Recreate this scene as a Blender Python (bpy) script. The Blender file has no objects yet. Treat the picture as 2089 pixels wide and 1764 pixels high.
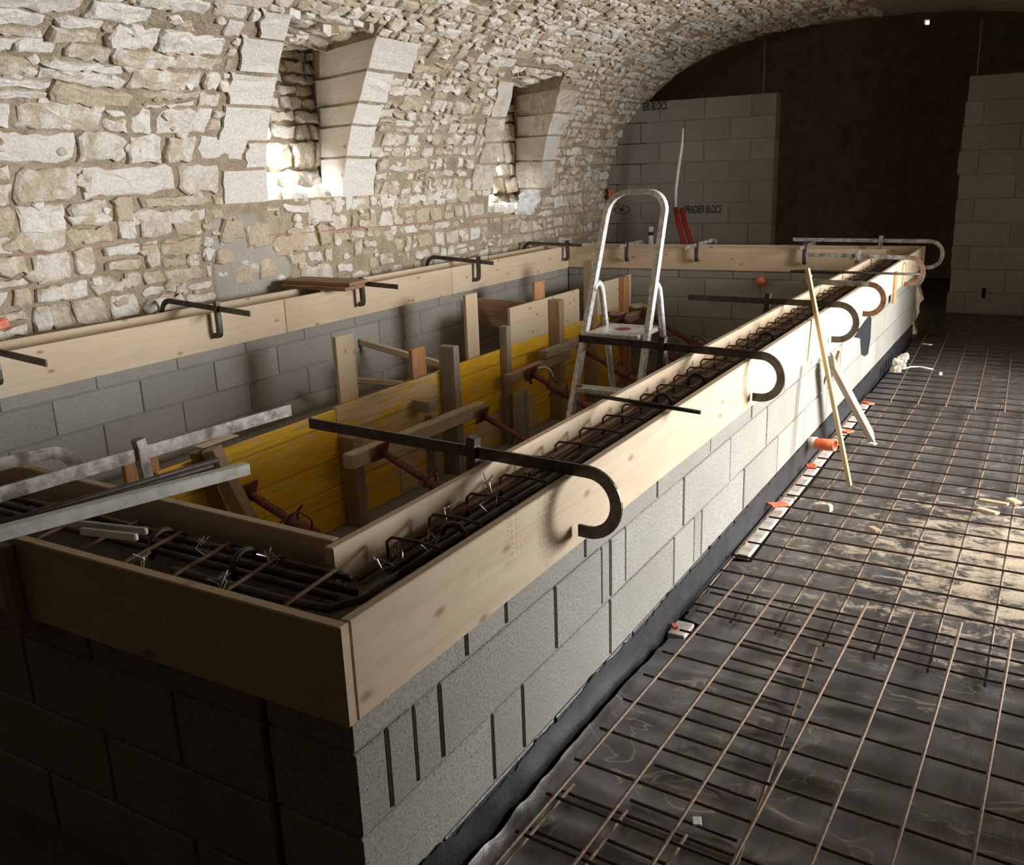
import bpy, bmesh, math, random
from mathutils import Vector, Matrix, noise
random.seed(7)
rng = random.Random(11)
scene = bpy.context.scene
col = scene.collection

# ------------------------------------------------------------------ camera
CAM_C = Vector((-1.1633, -1.0587, 1.6389)); CAM_F = 1870.0
YAW, PITCH, ROLL = 0.537, 0.2768, -0.0365
_cy, _sy, _cp, _sp = math.cos(YAW), math.sin(YAW), math.cos(PITCH), math.sin(PITCH)
FW = Vector((_cy*_cp, _sy*_cp, -_sp)); _rt = Vector((_sy, -_cy, 0)); _up = _rt.cross(FW)
RT = _rt*math.cos(ROLL) + _up*math.sin(ROLL); UP = -_rt*math.sin(ROLL) + _up*math.cos(ROLL)
cam_d = bpy.data.cameras.new('camera'); cam = bpy.data.objects.new('camera', cam_d); col.objects.link(cam)
cam_d.sensor_fit = 'HORIZONTAL'; cam_d.sensor_width = 36.0; cam_d.lens = CAM_F/2089*36.0
cam_d.clip_start = 0.05; cam_d.clip_end = 100
M = Matrix((RT, UP, -FW)).transposed().to_4x4(); M.translation = CAM_C
cam.matrix_world = M
scene.camera = cam
def ray(u, v): return (RT*(u-1044.5) - UP*(v-882))/CAM_F + FW
def onz(u, v, z): d = ray(u, v); return CAM_C + d*((z-CAM_C.z)/d.z)
def ony(u, v, y): d = ray(u, v); return CAM_C + d*((y-CAM_C.y)/d.y)
def onx(u, v, x): d = ray(u, v); return CAM_C + d*((x-CAM_C.x)/d.x)
def pj(p):
    d = Vector(p)-CAM_C; z = d.dot(FW)
    return (1044.5+CAM_F*d.dot(RT)/z, 882-CAM_F*d.dot(UP)/z, z)

# ------------------------------------------------------------------ world, lights, exposure
w = bpy.data.worlds.new('World'); scene.world = w; w.use_nodes = True
w.node_tree.nodes['Background'].inputs[0].default_value = (.72, .82, 1, 1)
w.node_tree.nodes['Background'].inputs[1].default_value = 0.03
def area(name, loc, aim, sx, sy, power, color, spread=math.pi):
    l = bpy.data.lights.new(name, 'AREA'); l.shape = 'RECTANGLE'; l.size = sx; l.size_y = sy
    l.energy = power; l.color = color; l.spread = spread
    o = bpy.data.objects.new(name, l); col.objects.link(o); o.location = loc
    o.rotation_euler = (Vector(aim)-Vector(loc)).to_track_quat('-Z', 'Y').to_euler()
    return o
area('daylight_doorway_offscreen', (4.95, -4.2, 1.35), (2.3, 2.2, 1.3), 2.1, 1.9, 365, (.96, .97, 1.0))
area('daylight_slit', (3.86, 4.2, 2.05), (4.30, 4.36, 1.5), .12, .3, 8, (.9, .95, 1), math.radians(85))
area('daylight_slit', (7.03, 4.22, 2.0), (7.55, 4.36, 1.3), .12, .3, 5, (.9, .95, 1), math.radians(85))
scene.view_settings.view_transform = 'Standard'; scene.view_settings.look = 'None'
scene.view_settings.gamma = 1.0; scene.view_settings.use_curve_mapping = False
scene.view_settings.exposure = 1.0

# ------------------------------------------------------------------ materials
def mat(name):
    m = bpy.data.materials.new(name); m.use_nodes = True
    nt = m.node_tree; return m, nt, nt.nodes['Principled BSDF']
def nd(nt, t, **kw):
    n = nt.nodes.new(t)
    for k, v in kw.items():
        if k in n.inputs: n.inputs[k].default_value = v
        else: setattr(n, k, v)
    return n
def ramp(nt, src, stops):
    r = nt.nodes.new('ShaderNodeValToRGB'); e = r.color_ramp.elements
    while len(e) < len(stops): e.new(.5)
    for i, (p, c) in enumerate(stops):
        e[i].position = p; e[i].color = (c[0], c[1], c[2], 1) if hasattr(c, '__len__') else (c, c, c, 1)
    nt.links.new(src, r.inputs[0]); return r.outputs[0]
def mixc(nt, f, a, b, mode='MIX'):
    n = nt.nodes.new('ShaderNodeMix'); n.data_type = 'RGBA'; n.blend_type = mode
    for s, v in ((n.inputs[0], f), (n.inputs[6], a), (n.inputs[7], b)):
        if isinstance(v, (int, float)): s.default_value = v
        elif isinstance(v, tuple): s.default_value = (*v, 1)
        else: nt.links.new(v, s)
    return n.outputs[2]
def pos(nt): return nt.nodes.new('ShaderNodeNewGeometry').outputs['Position']
def attr(nt, n): a = nt.nodes.new('ShaderNodeAttribute'); a.attribute_name = n; return a
def mapping(nt, src, scale):
    m = nt.nodes.new('ShaderNodeMapping'); m.inputs['Scale'].default_value = scale; nt.links.new(src, m.inputs[0]); return m.outputs[0]
def noi(nt, vec, scale, detail=4, rough=.6, dist=0, out=0):
    n = nd(nt, 'ShaderNodeTexNoise', Scale=scale, Detail=detail, Roughness=rough, Distortion=dist)
    nt.links.new(vec, n.inputs['Vector']); return n.outputs[out]
def bump(nt, bs, h, strength, dist):
    b = nd(nt, 'ShaderNodeBump', Strength=strength, Distance=dist); nt.links.new(h, b.inputs['Height']); nt.links.new(b.outputs[0], bs.inputs['Normal'])
def setc(nt, bs, c): nt.links.new(c, bs.inputs['Base Color'])

def wood(name, a, b, knot=(.28, .13, .05), stain=(.3, .2, .1), stain_amt=.0, rough=.75, knots=True):
    m, nt, bs = mat(name); g = attr(nt, 'gco').outputs['Vector']
    n1 = noi(nt, mapping(nt, g, (1.2, 22, 22)), 2.2, 5, .6, .6)
    c = ramp(nt, n1, [(.3, b), (.62, a)])
    big = noi(nt, mapping(nt, g, (2, 4, 4)), 1.6, 2)
    c = mixc(nt, ramp(nt, big, [(.35, .0), (.75, .5)]), c, b)
    if knots:
        v = nd(nt, 'ShaderNodeTexVoronoi', voronoi_dimensions='2D', Scale=2.6, Randomness=1.0); nt.links.new(mapping(nt, g, (1, 2.1, 1.2)), v.inputs['Vector'])
        c = mixc(nt, ramp(nt, v.outputs['Distance'], [(.022, .8), (.05, .35), (.085, 0)]), c, knot)
    if stain_amt:
        s = noi(nt, mapping(nt, g, (3, 5, 5)), 2.5, 5, .7)
        c = mixc(nt, ramp(nt, s, [(.45, 0), (.7, stain_amt)]), c, stain)
    setc(nt, bs, c); bs.inputs['Roughness'].default_value = rough
    bump(nt, bs, n1, .18, .004); return m
PINE = wood('pine_board', (.61, .492, .34), (.52, .392, .25), stain=(.45, .33, .22), stain_amt=.25)
PINE2 = wood('pine_board_pale', (.63, .525, .37), (.56, .43, .28))
BROWN = wood('brown_plank', (.33, .20, .10), (.20, .11, .05), stain=(.12, .07, .04), stain_amt=.4)
TIMBER = wood('weathered_timber', (.44, .31, .19), (.28, .19, .11), stain=(.2, .15, .1), stain_amt=.5)
GREYWOOD = wood('grey_timber', (.40, .34, .27), (.25, .21, .16), stain=(.2, .17, .13), stain_amt=.5)
ORANGEW = wood('orange_plank', (.52, .27, .11), (.34, .14, .05), stain=(.6, .4, .2), stain_amt=.4)
BATTEN = wood('yellow_batten', (.72, .53, .26), (.62, .42, .19), knots=False)

def scuffed():
    m = PINE.copy(); m.name = 'scuffed_pine'; nt = m.node_tree; bs = nt.nodes['Principled BSDF']; src = bs.inputs['Base Color'].links[0].from_socket
    p = pos(nt); v = nd(nt, 'ShaderNodeTexVoronoi', Scale=52.0, Randomness=.25); nt.links.new(mapping(nt, p, (1, .01, 1)), v.inputs['Vector'])
    ringm = ramp(nt, v.outputs['Distance'], [(.22, 0), (.30, .85), (.36, .85), (.46, 0)])
    sx = nt.nodes.new('ShaderNodeSeparateXYZ'); nt.links.new(p, sx.inputs[0])
    lim = ramp(nt, sx.outputs[0], [(.36, 0), (.46, 1), (.82, 1), (.92, 0)])
    msk = mixc(nt, 1.0, lim, ramp(nt, noi(nt, p, 7, 2), [(.5, 0), (.58, 1)]), 'MULTIPLY')
    msk = mixc(nt, 1.0, msk, ringm, 'MULTIPLY')
    setc(nt, bs, mixc(nt, msk, src, (.40, .29, .18))); return m
SCUFF = scuffed()
def yellow(name, wear):
    m, nt, bs = mat(name); g = attr(nt, 'gco').outputs['Vector']
    grain = noi(nt, mapping(nt, g, (1.3, 20, 20)), 2.4, 5, .65, .7)
    c = ramp(nt, grain, [(.3, (.62, .33, .015)), (.6, (.86, .52, .02))])
    raw = ramp(nt, grain, [(.3, (.45, .27, .12)), (.6, (.66, .52, .36))])
    wn = noi(nt, mapping(nt, g, (2, 5, 5)), 2.4, 6, .7)
    c = mixc(nt, ramp(nt, wn, [(wear, 0), (wear+.1, .9)]), c, raw)
    w_ = nd(nt, 'ShaderNodeTexWave', wave_type='BANDS', bands_direction='Y', Scale=1.45, Distortion=0)
    nt.links.new(g, w_.inputs['Vector'])
    c = mixc(nt, ramp(nt, w_.outputs[1] if len(w_.outputs) > 1 else w_.outputs[0], [(.0, .55), (.012, 0)]), c, (.2, .11, .02))
    setc(nt, bs, c); bs.inputs['Roughness'].default_value = .55; bump(nt, bs, grain, .15, .003); return m
YELLOW = yellow('yellow_form_ply', .56); WORN = yellow('worn_form_ply', .42)

def concrete(name, a, b, sp=.5):
    m, nt, bs = mat(name); p = pos(nt)
    f = noi(nt, p, 150, 3, .8); big = noi(nt, p, 3.1, 4, .6)
    c = ramp(nt, f, [(.34, tuple(x*.35 for x in a)), (.47, a), (.72, tuple(min(1, x*1.35) for x in a))])
    c = mixc(nt, ramp(nt, big, [(.35, 0), (.7, .7)]), c, b)
    setc(nt, bs, c); bs.inputs['Roughness'].default_value = .95
    h = noi(nt, p, 120, 4, .75); bump(nt, bs, h, sp, .006); return m
BLOCK = concrete('concrete_block', (.30, .283, .242), (.245, .231, .197))
BLOCK2 = concrete('concrete_block_pale', (.335, .318, .275), (.28, .266, .229))
MORTAR = concrete('block_mortar', (.30, .28, .24), (.22, .20, .17), .8)
SLAB = concrete('cast_concrete', (.33, .31, .27), (.25, .235, .2), .4)
EARTH = concrete('packed_earth', (.17, .14, .10), (.12, .098, .07), .9)

def plain(name, c, rough=.5, metal=0, var=None, scale=30, b=0, bd=.002):
    m, nt, bs = mat(name); bs.inputs['Roughness'].default_value = rough; bs.inputs['Metallic'].default_value = metal
    p = pos(nt); n = noi(nt, p, scale, 5, .65)
    v = var or tuple(x*.7 for x in c)
    setc(nt, bs, ramp(nt, n, [(.38, v), (.6, c)]))
    if b: bump(nt, bs, noi(nt, p, scale*4, 4), b, bd)
    return m
BITUMEN = plain('black_bitumen', (.030, .031, .034), .42, 0, (.018, .018, .02), 25, .5, .004)
STEEL = plain('dark_steel', (.105, .09, .075), .42, .55, (.06, .047, .036), 22, .2)
SPLASH = plain('cement_splashed_steel', (.40, .37, .33), .75, .1, (.13, .105, .085), 16, .4, .003)
RUSTY = plain('rusty_steel', (.24, .135, .075), .8, .1, (.13, .07, .045), 30, .4)
REBAR = plain('dark_rebar', (.075, .06, .05), .42, .5, (.04, .032, .028), 60, .6, .003)
MESHW = plain('mesh_wire_tan', (.20, .135, .08), .6, .3, (.11, .066, .04), 60, .3)
MESHD = plain('mesh_wire_dark', (.135, .08, .055), .6, .35, (.07, .042, .03), 90, .8, .003)
PROP = plain('red_oxide_prop', (.20, .058, .036), .72, .05, (.12, .03, .02), 35, .3)
ALU = plain('aluminium', (.86, .85, .82), .42, .45, (.52, .50, .46), 40, .2)
GALV = plain('galvanised_steel', (.56, .56, .51), .5, .3, (.44, .43, .38), 30, .15)
WIRE = plain('bright_tie_wire', (.75, .73, .68), .25, .9)
WHITE = plain('white_plastic', (.80, .80, .78), .45, 0, (.66, .65, .62), 12)
FOAM = plain('white_foam', (.76, .73, .67), .8, 0, (.6, .56, .48), 14)
ORANGE = plain('orange_plastic', (.85, .25, .11), .45, 0, (.62, .11, .04), 15)
REDP = plain('red_conduit', (.33, .022, .02), .5, 0, (.24, .015, .014), 20)
INK = plain('printed_ink', (.05, .048, .045), .9)
REDCH = plain('red_chalk', (.40, .16, .09), .9, 0, (.46, .27, .17), 9)
PLASTER = concrete('grey_plaster', (.40, .37, .31), (.33, .3, .25), .3)

def stone_mat():
    m, nt, bs = mat('limestone'); p = pos(nt); t = attr(nt, 'tint')
    s = nt.nodes.new('ShaderNodeSeparateColor'); nt.links.new(t.outputs['Color'], s.inputs[0])
    n1 = noi(nt, p, 9, 6, .68); n2 = noi(nt, p, 55, 4, .7)
    pale = ramp(nt, n2, [(.3, (.60, .545, .46)), (.6, (.78, .745, .675))])
    tan = ramp(nt, n2, [(.3, (.40, .315, .21)), (.65, (.60, .505, .37))])
    mth = nd(nt, 'ShaderNodeMath', operation='ADD'); nt.links.new(n1, mth.inputs[0]); nt.links.new(s.outputs[0], mth.inputs[1])
    c = mixc(nt, ramp(nt, mth.outputs[0], [(.80, 0), (.98, 1)]), tan, pale)
    dk = nd(nt, 'ShaderNodeMath', operation='MULTIPLY'); nt.links.new(s.outputs[1], dk.inputs[0]); dk.inputs[1].default_value = 1
    c = mixc(nt, dk.outputs[0], c, (.30, .215, .13))
    setc(nt, bs, c); bs.inputs['Roughness'].default_value = .95
    a = nd(nt, 'ShaderNodeMath', operation='MULTIPLY_ADD'); nt.links.new(n1, a.inputs[0]); a.inputs[1].default_value = 2.5; nt.links.new(n2, a.inputs[2])
    bump(nt, bs, a.outputs[0], .55, .012); return m
STONE = stone_mat()
def mortar_mat():
    m, nt, bs = mat('lime_mortar'); p = pos(nt)
    n1 = noi(nt, p, 6, 6, .7); n2 = noi(nt, p, 45, 5, .75)
    c = ramp(nt, n1, [(.3, (.36, .275, .175)), (.5, (.52, .42, .29)), (.68, (.62, .53, .40))])
    c = mixc(nt, ramp(nt, n2, [(.35, .45), (.55, 0)]), c, (.26, .19, .12))
    setc(nt, bs, c); bs.inputs['Roughness'].default_value = 1
    a = nd(nt, 'ShaderNodeMath', operation='MULTIPLY_ADD'); nt.links.new(n1, a.inputs[0]); a.inputs[1].default_value = 3; nt.links.new(n2, a.inputs[2])
    bump(nt, bs, a.outputs[0], .9, .022); return m
LIME = mortar_mat()
def film_mat():
    m, nt, bs = mat('black_polythene'); p = pos(nt)
    sand = noi(nt, mapping(nt, p, (5, 3.2, 1)), 2.6, 8, .75, .5)
    a = attr(nt, 'sand').outputs['Fac']
    s2 = nd(nt, 'ShaderNodeMath', operation='ADD'); nt.links.new(sand, s2.inputs[0]); nt.links.new(a, s2.inputs[1])
    f = ramp(nt, s2.outputs[0], [(.64, 0), (.74, .9)])
    dust = ramp(nt, noi(nt, p, 4, 5, .7), [(.3, (.066, .066, .067)), (.7, (.148, .147, .145))])
    sc = ramp(nt, noi(nt, p, 150, 3), [(.35, (.42, .34, .23)), (.65, (.66, .57, .43))])
    cr = noi(nt, mapping(nt, p, (3.2, 1.3, 1)), 1.9, 3, .5, .9); cr2 = noi(nt, mapping(nt, p, (2, 3.5, 1)), 1.6, 2, .5, .5)
    line = mixc(nt, 1.0, ramp(nt, cr, [(.485, 0), (.5, .8), (.515, 0)]), ramp(nt, noi(nt, p, 3, 3), [(.45, 0), (.6, 1)]), 'MULTIPLY')
    line2 = mixc(nt, 1.0, ramp(nt, cr2, [(.49, 0), (.5, .6), (.51, 0)]), ramp(nt, noi(nt, p, 5, 3), [(.5, 0), (.65, 1)]), 'MULTIPLY')
    dust = mixc(nt, line, dust, (.42, .35, .26)); dust = mixc(nt, line2, dust, (.36, .31, .24))
    setc(nt, bs, mixc(nt, f, dust, sc))
    r = nt.nodes.new('ShaderNodeMix'); r.data_type = 'FLOAT'; nt.links.new(f, r.inputs[0]); r.inputs[2].default_value = .34; r.inputs[3].default_value = .95
    nt.links.new(r.outputs[0], bs.inputs['Roughness']); bs.inputs['Specular IOR Level'].default_value = .6
    bump(nt, bs, noi(nt, mapping(nt, p, (5, 14, 5)), 2.5, 5, .65, .6), .14, .015); return m
FILM = film_mat()

# ------------------------------------------------------------------ mesh helpers
def new_mesh(name, V, Fc, gco=None, tint=None, sand=None, smooth=False):
    me = bpy.data.meshes.new(name); me.from_pydata([tuple(v) for v in V], [], Fc)
    if gco is not None:
        a = me.attributes.new('gco', 'FLOAT_VECTOR', 'POINT'); a.data.foreach_set('vector', [c for g in gco for c in g])
    if tint is not None:
        a = me.attributes.new('tint', 'FLOAT_COLOR', 'POINT'); a.data.foreach_set('color', [c for t in tint for c in (t[0], t[1], t[2], 1)])
    if sand is not None:
        a = me.attributes.new('sand', 'FLOAT', 'POINT'); a.data.foreach_set('value', sand)
    if smooth: me.polygons.foreach_set('use_smooth', [True]*len(me.polygons))
    me.update(); return me
ROOTLOC = {}
def obj(name, me, m, parent=None, loc=None):
    o = bpy.data.objects.new(name, me)
    if me is not None and m is not None and not me.materials: me.materials.append(m)
    col.objects.link(o)
    if parent is not None: o.parent = parent
    if loc is not None: o.location = loc
    return o
def cut(o, geo):
    """real recess: subtract world-space geometry from a mesh object"""
    cm = new_mesh('cutter', geo.V, geo.F); c = bpy.data.objects.new('cutter', cm); col.objects.link(c)
    o.data = o.data.copy(); md = o.modifiers.new('cut', 'BOOLEAN'); md.operation = 'DIFFERENCE'; md.solver = 'EXACT'; md.object = c
    bpy.context.view_layer.update(); dg = bpy.context.evaluated_depsgraph_get()
    me = bpy.data.meshes.new_from_object(o.evaluated_get(dg)); o.modifiers.clear(); o.data = me; bpy.data.objects.remove(c)
class Geo:
    """collects world-space geometry for one object"""
    def __init__(s): s.V = []; s.F = []; s.G = []; s.T = []
    def add(s, V, F, G=None, T=None):
        k = len(s.V); s.V += [Vector(v) for v in V]; s.F += [[i+k for i in f] for f in F]
        s.G += list(G) if G is not None else [(v[0], v[1], v[2]) for v in V]
        s.T += list(T) if T is not None else [(.5, .5, 0)]*len(V); return s
    def build(s, name, m, parent=None, smooth=False, base=None, tint=False):
        """top-level: origin at base; child: coordinates relative to its root"""
        if parent is None:
            if base is None:
                n = len(s.V); base = Vector((sum(v.x for v in s.V)/n, sum(v.y for v in s.V)/n, min(v.z for v in s.V)))
            off = Vector(base)
        else:
            off = ROOTLOC[parent.name]
        me = new_mesh(name, [v-off for v in s.V], s.F, s.G, s.T if tint else None, smooth=smooth)
        o = obj(name, me, m, parent, off if parent is None else None)
        ROOTLOC[o.name] = off
        return o
def empty(name, base):
    o = bpy.data.objects.new(name, None); o.empty_display_size = .05; col.objects.link(o); o.location = base
    ROOTLOC[o.name] = Vector(base); return o
def tag(o, label, cat, group=None):
    o['label'] = label; o['category'] = cat
    if group: o['group'] = group
    return o
def struct(o, label=None):
    o['kind'] = 'structure'
    if label: o['label'] = label
    return o

_T = []
def _cb():
    idx = {}; n = 0; S = (-1, 1)
    vs = []
    for sx in S:
        for sy in S:
            for sz in S:
                for k in range(3):
                    idx[(sx, sy, sz, k)] = n; vs.append((sx, sy, sz, k)); n += 1
    fs = []
    for k in range(3):
        for s in S:
            c = []
            for a, b in ((-1, -1), (1, -1), (1, 1), (-1, 1)):
                t = [0, 0, 0]; t[k] = s; t[(k+1) % 3] = a; t[(k+2) % 3] = b; c.append(idx[(*t, k)])
            fs.append(c)
    for m in range(3):
        k, l = (m+1) % 3, (m+2) % 3
        for a in S:
            for b in S:
                q = []
                for mm, kk in ((-1, k), (1, k), (1, l), (-1, l)):
                    t = [0, 0, 0]; t[m] = mm; t[k] = a; t[l] = b; q.append(idx[(*t, kk)])
                fs.append(q)
    for sx in S:
        for sy in S:
            for sz in S: fs.append([idx[(sx, sy, sz, k)] for k in range(3)])
    # orient outward on a unit chamfer box
    P = [[t[i]*(1 if i == t[3] else .8) for i in range(3)] for t in vs]
    out = []
    for f in fs:
        a, b, c = (Vector(P[i]) for i in f[:3]); nrm = (b-a).cross(c-a); cen = sum((Vector(P[i]) for i in f), Vector())/len(f)
        out.append(f if nrm.dot(cen) > 0 else f[::-1])
    return vs, out
CBV, CBF = _cb()
def obox(A, B, up, wid, thk, bev=.003):
    """bar from A to B; 'wid' measured along up, 'thk' across; gco runs along the length"""
    A = Vector(A); B = Vector(B); ax = (B-A); L = ax.length; ax.normalize()
    az = Vector(up); az = (az - ax*az.dot(ax)).normalized(); ay = az.cross(ax)
    c = (A+B)/2; h = (L/2, thk/2, wid/2); ro = (rng.uniform(0, 30), rng.uniform(0, 30), rng.uniform(0, 30))
    V = []; G = []
    for sx, sy, sz, k in CBV:
        t = [s*(h[i]-(0 if i == k else bev)) for i, s in enumerate((sx, sy, sz))]
        V.append(c+ax*t[0]+ay*t[1]+az*t[2]); G.append((t[0]+ro[0], t[2]+ro[1], t[1]+ro[2]))
    return V, CBF, G
def box(lo, hi, bev=.003):
    lo = Vector(lo); hi = Vector(hi); d = hi-lo
    i = max(range(3), key=lambda k: d[k]); A = (lo+hi)/2; B = A.copy(); A[i] = lo[i]; B[i] = hi[i]
    if i == 2: return obox(A, B, (1, 0, 0), d.x, d.y, bev)
    up = (0, 0, 1); return obox(A, B, up, d.z, d.y if i == 0 else d.x, bev)
def tube(P, r, n=8, caps=True, closed=False):
    P = [Vector(p) for p in P]; V = []; F = []; N = len(P)
    t0 = (P[1]-P[0]).normalized(); a = Vector((0, 0, 1)) if abs(t0.z) < .9 else Vector((1, 0, 0)); u = (a-t0*a.dot(t0)).normalized()
    rr = r if hasattr(r, '__len__') else [r]*N
    for i, p in enumerate(P):
        if closed: t = (P[(i+1) % N]-P[i-1]).normalized()
        else: t = (P[min(i+1, N-1)]-P[max(i-1, 0)]).normalized()
        u = (u-t*u.dot(t)).normalized(); v = t.cross(u)
        for k in range(n):
            an = 2*math.pi*k/n; V.append(p+(u*math.cos(an)+v*math.sin(an))*rr[i])
    for i in range(N if closed else N-1):
        j = (i+1) % N
        for k in range(n):
            l = (k+1) % n; F.append([i*n+k, i*n+l, j*n+l, j*n+k])
    if caps and not closed: F.append(list(range(n))[::-1]); F.append([(N-1)*n+k for k in range(n)])
    return V, F
def ribbon(P, side, wid, thk):
    """rectangular section swept along P; thickness along 'side', width in the plane of the path"""
    P = [Vector(p) for p in P]; side = Vector(side).normalized(); V = []; F = []; N = len(P)
    for i, p in enumerate(P):
        t = (P[min(i+1, N-1)]-P[max(i-1, 0)]).normalized(); nn = side.cross(t).normalized()
        for a, b in ((-1, -1), (1, -1), (1, 1), (-1, 1)): V.append(p+side*(a*thk/2)+nn*(b*wid/2))
    for i in range(N-1):
        for k in range(4):
            l = (k+1) % 4; F.append([i*4+k, i*4+l, i*4+4+l, i*4+4+k])
    F.append([3, 2, 1, 0]); F.append([N*4-4+k for k in range(4)])
    return V, F
def plank(name, A, B, wid, thk, m, up=(0, 0, 1), parent=None, bev=.003):
    return Geo().add(*obox(A, B, up, wid, thk, bev)).build(name, m, parent)
def arc(c, u, v, r, a0, a1, n):
    return [Vector(c)+Vector(u)*(r*math.cos(a0+(a1-a0)*i/n))+Vector(v)*(r*math.sin(a0+(a1-a0)*i/n)) for i in range(n+1)]

# ------------------------------------------------------------------ main dimensions
L, W = 8.07, 3.73            # outer length (x) and width (y) of the pool
TH = .027                    # board thickness
ZB, H = .636, .847           # bottom and top of the ring boards
ZT = .748                    # top of the block walls
YF = 2.733                   # pool-side face of the yellow forms
ZP = -.52                    # pool floor
YC, RA, ZS, RISE, PN = .88, 3.12, .85, 2.25, 2.6   # vault profile
XB = 9.81                    # block partition

# vault profile as a polyline: left foot -> crown -> right foot
def profile():
    pts = [(YC+RA, -.25+i*(ZS+.25)/12) for i in range(12)]
    n = 90
    for i in range(n+1):
        t = math.pi*i/n; c, s = math.cos(t), math.sin(t)
        pts.append((YC+RA*math.copysign(abs(c)**(2/PN), c), ZS+RISE*abs(s)**(2/PN)))
    pts += [(YC-RA, ZS-(i+1)*(ZS+.25)/12) for i in range(12)]
    return pts
PR = profile(); SS = [0]
for a, b in zip(PR, PR[1:]): SS.append(SS[-1]+math.hypot(b[0]-a[0], b[1]-a[1]))
def prof(s):
    lo, hi = 0, len(SS)-2
    while lo < hi:
        m_ = (lo+hi+1)//2
        if SS[m_] <= s: lo = m_
        else: hi = m_-1
    t = (s-SS[lo])/(SS[lo+1]-SS[lo]); a, b = PR[lo], PR[lo+1]
    y, z = a[0]+(b[0]-a[0])*t, a[1]+(b[1]-a[1])*t
    d = math.hypot(b[0]-a[0], b[1]-a[1]); return y, z, -(b[1]-a[1])/d, (b[0]-a[0])/d   # inward normal
def prof(s, _p=prof):
    y, z, ny, nz = _p(s)
    if ny*(YC-y)+nz*(1.0-z) < 0: ny, nz = -ny, -nz
    return y, z, ny, nz
def vpos(x, s, h=0):
    y, z, ny, nz = prof(s); return Vector((x, y+ny*h, z+nz*h))
def s_of_z(z):
    lo, hi = 0, SS[-1]/2
    for _ in range(40):
        m_ = (lo+hi)/2
        if prof(m_)[1] < z: lo = m_
        else: hi = m_
    return lo
def vhit(u, v):
    d = ray(u, v)
    def g(t):
        p = CAM_C+d*t; y = p.y-YC
        if p.z <= ZS: return y-RA
        return (abs(y)/RA)**PN+((p.z-ZS)/RISE)**PN-1
    hi = .5
    while g(hi) < 0 and hi < 40: hi += .05
    lo = hi-.05
    for _ in range(40):
        m_ = (lo+hi)/2
        if g(m_) < 0: lo = m_
        else: hi = m_
    p = CAM_C+d*hi; return p.x, s_of_z(p.z)

# ================================================================== THE SETTING
def lerp_tab(tab, z):
    if z <= tab[0][0]: return tab[0][1]
    for (z0, x0), (z1, x1) in zip(tab, tab[1:]):
        if z <= z1: return x0+(x1-x0)*(z-z0)/(z1-z0)
    return tab[-1][1]
WIN = [dict(l=[(1.549, 3.861), (1.769, 3.816), (2.087, 3.749), (2.32, 3.675), (2.552, 3.534), (2.66, 3.44)],
            r=[(1.518, 4.714), (1.805, 4.702), (2.061, 4.665), (2.24, 4.632), (2.435, 4.535), (2.66, 4.33)],
            z0=1.50, z1=2.66, yb=4.40, xlb=3.80, xrb=4.99),
       dict(l=[(1.482, 7.004), (1.924, 6.997), (2.309, 6.785), (2.58, 6.417)],
            r=[(1.526, 8.026), (1.882, 7.951), (2.216, 7.801), (2.471, 7.536), (2.58, 7.42)],
            z0=1.24, z1=2.56, yb=4.42, xlb=6.95, xrb=8.30)]
for wn in WIN: wn['s0'] = s_of_z(wn['z0']); wn['s1'] = s_of_z(wn['z1'])
STOT = SS[-1]; S_SPLIT = s_of_z(2.75); S_R = STOT-s_of_z(2.3)
def xbreaks(s):
    z = prof(min(s, STOT/2))[1]
    return [-9.0, 1.2, lerp_tab(WIN[0]['l'], z), lerp_tab(WIN[0]['r'], z), lerp_tab(WIN[1]['l'], z), lerp_tab(WIN[1]['r'], z), 9.95]
NSUB = [26, 50, 18, 46, 20, 40]
def vsurf(x, s):
    h = .012*noise.noise(Vector((x*2.3, s*2.3, 1.7)))+.012*noise.noise(Vector((x*8, s*9, 4.1)))+.009*noise.noise(Vector((x*17, s*19, 7.1)))
    return vpos(x, s, h)
def xs_row(s):
    b = xbreaks(s); out = []
    for i, n in enumerate(NSUB):
        out += [b[i]+(b[i+1]-b[i])*k/n for k in range(n)]
    return out+[b[-1]]
def srows(s0, s1, extra=()):
    base = sorted(set([s0, s1]+[e for e in extra if s0 < e < s1])); out = []
    for a, b in zip(base, base[1:]):
        n = max(1, round((b-a)/.055)); out += [a+(b-a)*k/n for k in range(n)]
    return out+[s1]
EXT = [wn['s0'] for wn in WIN]+[wn['s1'] for wn in WIN]
def vault_part(name, s0, s1, hole=None):
    rows = srows(s0, s1, EXT if s0 < 1 else ()); V = []; Fc = []; cols = sum(NSUB)+1
    for s in rows:
        V += [vsurf(x, s) for x in (xs_row(s) if s < STOT/2 else xs_row(S_SPLIT))]
    start = [sum(NSUB[:i]) for i in range(7)]
    for j in range(len(rows)-1):
        sm = (rows[j]+rows[j+1])/2
        for i in range(cols-1):
            cut = False
            for wi, wn in enumerate(WIN):
                k = 2+2*wi
                if s0 < 1 and start[k] <= i < start[k+1] and wn['s0'] < sm < wn['s1']: cut = True
            if hole and hole(V[j*cols+i], V[(j+1)*cols+i+1]): cut = True
            if not cut: Fc.append([j*cols+i, j*cols+i+1, (j+1)*cols+i+1, (j+1)*cols+i])
    return Geo().add(V, Fc).build(name, LIME, smooth=True, base=(3.3, prof((s0+s1)/2)[0], 0))
wall_left = struct(vault_part('wall_left', 0, S_SPLIT), 'rubble stone side wall curving up into the vault')
ceiling = struct(vault_part('ceiling', S_SPLIT, S_R), 'rubble stone barrel vault overhead')
DX0, DX1, DZ = 3.9, 6.3, 2.32
def door_hole(a, b):
    c = (a+b)/2; return DX0-1.42 < c.x < DX1 and c.z < DZ
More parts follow.
